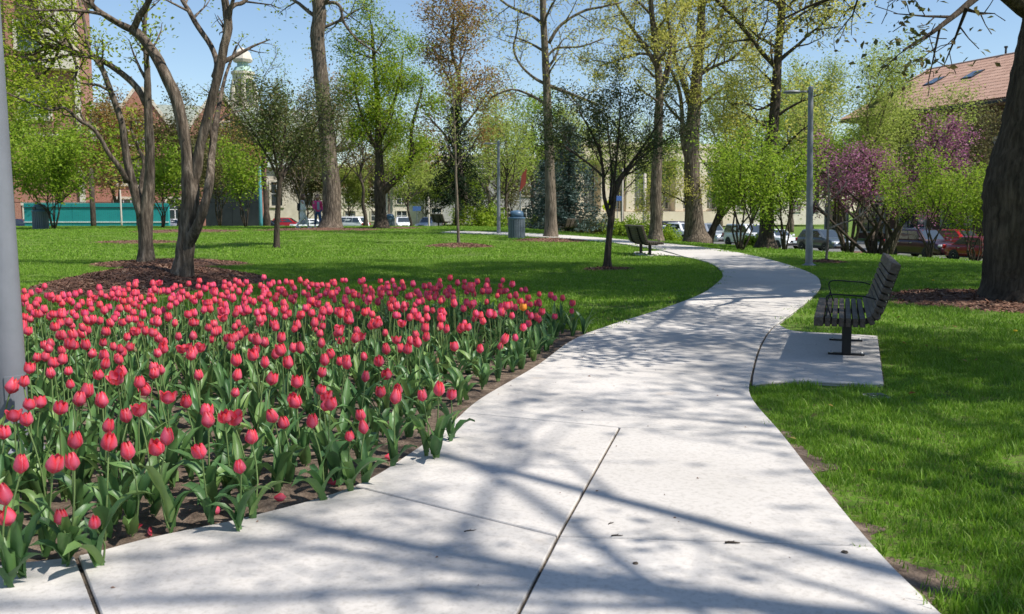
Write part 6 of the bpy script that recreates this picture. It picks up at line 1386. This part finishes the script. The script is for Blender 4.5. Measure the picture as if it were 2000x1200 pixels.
# ------------------------------------------------------------------ two walkers
def skin_person(loc, rz, label, joints, edges, rad, mats, name='person'):
    pass
M['skin'] = plain('skin', (0.50, 0.30, 0.22), 0.6); M['hair_brown'] = plain('hair_brown', (0.10, 0.05, 0.03), 0.6); M['pale_coat'] = plain('pale_coat', (0.74, 0.74, 0.70), 0.8); M['pink_coat'] = plain('pink_coat', (0.72, 0.06, 0.24), 0.7); M['jeans'] = plain('blue_jeans', (0.05, 0.09, 0.20), 0.8); M['grey_shirt'] = plain('blue_shirt', (0.28, 0.38, 0.46), 0.8); M['bagblack'] = plain('black_bag', (0.02, 0.02, 0.025), 0.7); M['shoes'] = plain('white_shoes', (0.7, 0.7, 0.7), 0.6)
def skinned(name, verts, edges, radii, mat, parent, sub=2):
    me = bpy.data.meshes.new(name); me.from_pydata(verts, edges, []); me.materials.append(mat); o_ = link(name, me, parent)
    md = o_.modifiers.new('skin', 'SKIN'); md.use_smooth_shade = True
    sv = me.skin_vertices[0].data
    for i, r_ in enumerate(radii): sv[i].radius = (r_, r_) if not isinstance(r_, tuple) else r_
    sv[0].use_root = True; ss = o_.modifiers.new('sub', 'SUBSURF'); ss.levels = ss.render_levels = sub; return o_
def person(loc, rz, label, coat, legs, long_coat, hairm, stride=0.26, shirt=None):
    root = empty('person', loc, rz, label, 'person'); s = stride
    # faces +x. body: pelvis root
    V = [(0, 0, .93), (0, 0, 1.15), (0, 0, 1.38), (.01, 0, 1.47), (.03, 0, 1.56),                 # pelvis, chest, shoulders, neck, skull base
         (0, .17, 1.38), (-.08, .23, 1.10), (.06, .24, .88), (.10, .24, .80),                      # left arm
         (0, -.17, 1.38), (.08, -.23, 1.12), (.22, -.22, .95), (.28, -.21, .90),                   # right arm
         (0, .09, .88), (s * .55, .10, .50), (s * .9, .10, .10), (s * .9 + .13, .10, .045),        # left leg
         (0, -.09, .88), (-s * .1, -.10, .50), (-s * .95, -.10, .16), (-s * .95 + .10, -.10, .06)]
    E = [(0, 1), (1, 2), (2, 3), (3, 4), (2, 5), (5, 6), (6, 7), (7, 8), (2, 9), (9, 10), (10, 11), (11, 12), (0, 13), (13, 14), (14, 15), (15, 16), (0, 17), (17, 18), (18, 19), (19, 20)]
    Rd = [(.13, .15), (.12, .14), (.11, .15), .055, .05, .065, .052, .038, .034, .065, .052, .038, .034, .085, .062, .045, .04, .085, .062, .045, .04]
    skinned('body', V, E, Rd, M['skin'], root)
    # head with face
    bm = bmesh.new(); bmesh.ops.create_uvsphere(bm, u_segments=20, v_segments=14, radius=.115)
    for q in bm.verts:
        q.co.z *= 1.18; q.co.y *= .84
        if q.co.z < -.03: q.co.x *= 1 - .25 * min(1, (-.03 - q.co.z) / .1); q.co.y *= 1 - .3 * min(1, (-.03 - q.co.z) / .1)
        if q.co.x > .09 and abs(q.co.y) < .02 and -.04 < q.co.z < .02: q.co.x += .022
        if q.co.x > .08 and .025 < abs(q.co.y) < .05 and 0 < q.co.z < .03: q.co.x -= .012
    me = bpy.data.meshes.new('head'); bm.to_mesh(me); bm.free(); me.materials.append(M['skin']); me.polygons.foreach_set('use_smooth', [True] * len(me.polygons)); hd = link('head', me, root, (.045, 0, 1.63))
    for sy in (-1, 1): MB().lathe([(.002, -.008), (.010, -.004), (.010, .004), (.002, .008)], 8, (.098, sy * .036, .012)).build('eye', M['bagblack'], hd); MB().bbox((-.0, sy * .097, 0), (.03, .015, .055), .005).build('ear', M['skin'], hd)
    MB().bbox((.098, 0, -.058), (.012, .045, .010), .003).build('mouth', M['taillight'], hd)
    bm = bmesh.new(); bmesh.ops.create_uvsphere(bm, u_segments=20, v_segments=14, radius=.128)
    for q in bm.verts:
        q.co.z *= 1.14; q.co.y *= .88; q.co.x -= .016
        if q.co.x > .055 and q.co.z < .06: q.co.x = .03 
        if q.co.z < -.06: q.co.z *= 1.5
        q.co += q.normal * .008 * noise.noise(q.co * 30)
    me = bpy.data.meshes.new('hair'); bm.to_mesh(me); bm.free(); me.materials.append(hairm); me.polygons.foreach_set('use_smooth', [True] * len(me.polygons)); link('hair', me, hd, (0, 0, .02))
    # coat over torso and arms
    zl = .42 if long_coat else .84
    Vc = [(0, 0, 1.12), (0, 0, 1.36), (.01, 0, 1.45), (0, 0, .92), (0, 0, zl), (0, .18, 1.375), (-.08, .235, 1.10), (.05, .242, .90), (0, -.18, 1.375), (.08, -.235, 1.12), (.20, -.222, .965)]
    Ec = [(0, 1), (1, 2), (0, 3), (3, 4), (1, 5), (5, 6), (6, 7), (1, 8), (8, 9), (9, 10)]
    Rc = [(.15, .17), (.135, .18), .075, (.16, .18), (.19, .22) if long_coat else (.165, .19), .085, .07, .055, .085, .07, .055]
    skinned('coat', Vc, Ec, Rc, coat, root)
    if shirt: MB().bbox((.155, 0, 1.17), (.02, .13, .42), .01).build('shirt', shirt, root)
    Vt = [(0, 0, .93), (0, .09, .86), (s * .55, .10, .50), (s * .9, .10, .11), (0, -.09, .86), (-s * .1, -.10, .50), (-s * .95, -.10, .17)]
    skinned('trousers', Vt, [(0, 1), (1, 2), (2, 3), (0, 4), (4, 5), (5, 6)], [(.14, .165), .105, .082, .065, .105, .082, .065], legs, root)
    MB().bbox((s * .9 + .07, .10, .045), (.27, .095, .09), .03).build('shoe', M['shoes'], root); MB().bbox((-s * .95 + .05, -.10, .065), (.27, .095, .09), .03, Matrix.Rotation(.35, 3, 'Y')).build('shoe', M['shoes'], root)
    # hands with five fingers
    for (hx, hy, hz), sy in (((.10, .24, .80), 1), ((.28, -.21, .90), -1)):
        h_ = MB(); h_.bbox((hx + .01, hy, hz - .035), (.05, .028, .085), .01)
        for i, ln in enumerate((.065, .075, .07, .055)):
            xx = hx - .012 + i * .015; h_.tube([Vector((xx, hy, hz - .07)), Vector((xx + .01, hy - sy * .005, hz - .075 - ln * .5)), Vector((xx + .012, hy - sy * .018, hz - .075 - ln))], [.008, .0075, .006], 6)
        h_.tube([Vector((hx + .03, hy, hz - .02)), Vector((hx + .05, hy - sy * .012, hz - .05)), Vector((hx + .052, hy - sy * .018, hz - .075))], [.010, .009, .007], 6); h_.build('hand', M['skin'], root, True)
    return root
pw = at(592, 446, 48.5); zw = tz(pw.x, 48.5); person((pw.x, 48.5, zw + .01), 0.15, 'walker in a long pale coat seen left of the thickest trunk', M['pale_coat'], M['pale_coat'], True, M['hair_brown'], 0.30)
bg_ = empty('shoulder_bag', (pw.x, 48.5, zw), 0.15, 'black bag on the shoulder of the walker in the pale coat', 'bag'); MB().bbox((-.20, .02, 1.12), (.16, .26, .40), .05).build('pouch', M['bagblack'], bg_); MB().tube([Vector((-.15, .1, 1.3)), Vector((-.02, .12, 1.49)), Vector((.13, .05, 1.30)), Vector((.16, -.05, 1.1))], .015, 6).build('strap', M['bagblack'], bg_, True)
pw = at(621, 446, 48.9); zw = tz(pw.x, 48.9); person((pw.x, 48.9, zw + .01), -1.1, 'walker in a bright pink jacket and blue jeans beside the thickest trunk', M['pink_coat'], M['jeans'], False, M['hair_brown'], 0.22, M['grey_shirt'])

# ------------------------------------------------------------------ grass
def tuft(name, n, rad, h, wd, seed):
    rg = np.random.default_rng(seed); c = np.column_stack([rg.uniform(-rad, rad, (n, 2)), np.zeros(n)])
    th = rg.uniform(0, 2 * np.pi, n); s = np.stack([np.cos(th), np.sin(th), np.zeros(n)], -1) * (wd * rg.uniform(.6, 1.2, n))[:, None]
    ph = rg.uniform(0, 2 * np.pi, n); hh = h * rg.uniform(0.45, 1.15, n); ln = hh * rg.uniform(0.15, 0.9, n)
    d = np.stack([np.cos(ph), np.sin(ph), np.zeros(n)], -1) * ln[:, None]; up = np.array((0, 0, 1.0))
    m = c + d * 0.35 + up * (hh * 0.6)[:, None]; tip = c + d + up * hh[:, None]
    V = np.stack([c - s, c + s, m + s * .7, m - s * .7, tip], 1).reshape(-1, 3); b = (np.arange(n) * 5)[:, None]
    F = np.concatenate([b + np.array([[0, 1, 2]]), b + np.array([[0, 2, 3]]), b + np.array([[3, 2, 4]])])
    o = bpy.data.objects.new(name, np_mesh(name, V, F, M['grass'])); return o
def grass_field(name, label, pts, tufts, smin, smax, seed):
    col = bpy.data.collections.new(name + '_tufts')
    for t in tufts: col.objects.link(t)
    me = bpy.data.meshes.new(name); me.from_pydata([tuple(p) for p in pts], [], []); me.materials.append(M['grass'])
    o = link(name, me); tag(o, label, 'grass', kind='stuff')
    ng = bpy.data.node_groups.new(name, 'GeometryNodeTree')
    ng.interface.new_socket('Geometry', in_out='INPUT', socket_type='NodeSocketGeometry'); ng.interface.new_socket('Geometry', in_out='OUTPUT', socket_type='NodeSocketGeometry')
    gi = ng.nodes.new('NodeGroupInput'); go = ng.nodes.new('NodeGroupOutput'); ip = ng.nodes.new('GeometryNodeInstanceOnPoints')
    ci = ng.nodes.new('GeometryNodeCollectionInfo'); ci.inputs[0].default_value = col; ci.inputs['Separate Children'].default_value = True; ci.inputs['Reset Children'].default_value = True
    rv = ng.nodes.new('FunctionNodeRandomValue'); rv.data_type = 'FLOAT_VECTOR'; rv.inputs[0].default_value = (-0.06, -0.06, 0); rv.inputs[1].default_value = (0.06, 0.06, 6.283); rv.inputs['Seed'].default_value = seed
    rs = ng.nodes.new('FunctionNodeRandomValue'); rs.data_type = 'FLOAT'; rs.inputs[2].default_value = smin; rs.inputs[3].default_value = smax; rs.inputs['Seed'].default_value = seed + 1
    ip.inputs['Pick Instance'].default_value = True
    ng.links.new(gi.outputs[0], ip.inputs['Points']); ng.links.new(ci.outputs[0], ip.inputs['Instance'])
    ng.links.new(rv.outputs[0], ip.inputs['Rotation']); ng.links.new(rs.outputs[1], ip.inputs['Scale']); ng.links.new(ip.outputs[0], go.inputs[0])
    md = o.modifiers.new('scatter', 'NODES'); md.node_group = ng; return o
def in_view(x, y, margin=1.2): return (np.abs(x) < y * 0.575 + margin)
PADPX = None
def free_of(x, y, pad=0.0, dirt=True):
    ok = np.ones(len(x), bool)
    for dx, dy in ((0, 0), (.045, 0), (-.045, 0), (0, .045), (0, -.045)):
        for P in PATH_POLYS: ok &= ~inside(x + dx, y + dy, P)
    for cx, cy, rx, ry in BARE_E: ok &= (((x - cx) / rx) ** 2 + ((y - cy) / ry) ** 2 > 1.0) | (nrng.uniform(0, 1, len(x)) < 0.10)
    ok &= ~inside(x, y, BED)
    for cx, cy, rx, ry in MULCH: ok &= ((x - cx) / rx) ** 2 + ((y - cy) / ry) ** 2 > 1.0
    return ok
RG_arr = np.array([(p.x, p.y) for p in RG]); LG_arr = np.array([(p.x, p.y) for p in LG])
def dist_poly(x, y, A):
    d = np.full(len(x), 1e9)
    for i in range(len(A) - 1):
        a, b = A[i], A[i + 1]; ab = b - a; L2 = ab @ ab + 1e-9
        t = np.clip(((x - a[0]) * ab[0] + (y - a[1]) * ab[1]) / L2, 0, 1)
        d = np.minimum(d, np.hypot(x - a[0] - t * ab[0], y - a[1] - t * ab[1]))
    return d
def scatter(y0, y1, dens, xl=None, bald=False):
    x0, x1 = -y1 * 0.6 - 1.5, y1 * 0.6 + 1.5; n = int((x1 - x0) * (y1 - y0) * dens)
    x = nrng.uniform(x0, x1, n); y = nrng.uniform(y0, y1, n); k = in_view(x, y); x, y = x[k], y[k]; k = free_of(x, y); x, y = x[k], y[k]
    if bald:
        nz2 = np.array([noise.noise((a * 0.9, b * 0.9, 9.0)) for a, b in zip(x, y)])
        k = nrng.uniform(0, 1, len(x)) < np.clip(1.5 + nz2 * 1.1, 0.6, 1); x, y = x[k], y[k]
    return np.column_stack([x, y, terr(x, y)])
TN = [tuft('grass_tuft', 110, 0.11, 0.030, 0.0026, 100 + i) for i in range(5)] + [tuft('grass_tuft', 60, 0.08, 0.055, 0.003, 120)]
TM = [tuft('grass_tuft', 90, 0.20, 0.040, 0.005, 200 + i) for i in range(4)]
TF = [tuft('grass_tuft', 90, 0.50, 0.05, 0.012, 300 + i) for i in range(4)]
grass_field('grass', 'short green grass of the near lawn', scatter(1.5, 9, 110, bald=True), TN, 0.75, 1.25, 1)
grass_field('grass', 'short green grass of the middle lawn', scatter(9, 24, 22), TM, 0.8, 1.25, 2)
grass_field('grass', 'short green grass of the far lawn', scatter(24, 60, 4.0), TF, 0.8, 1.2, 3)
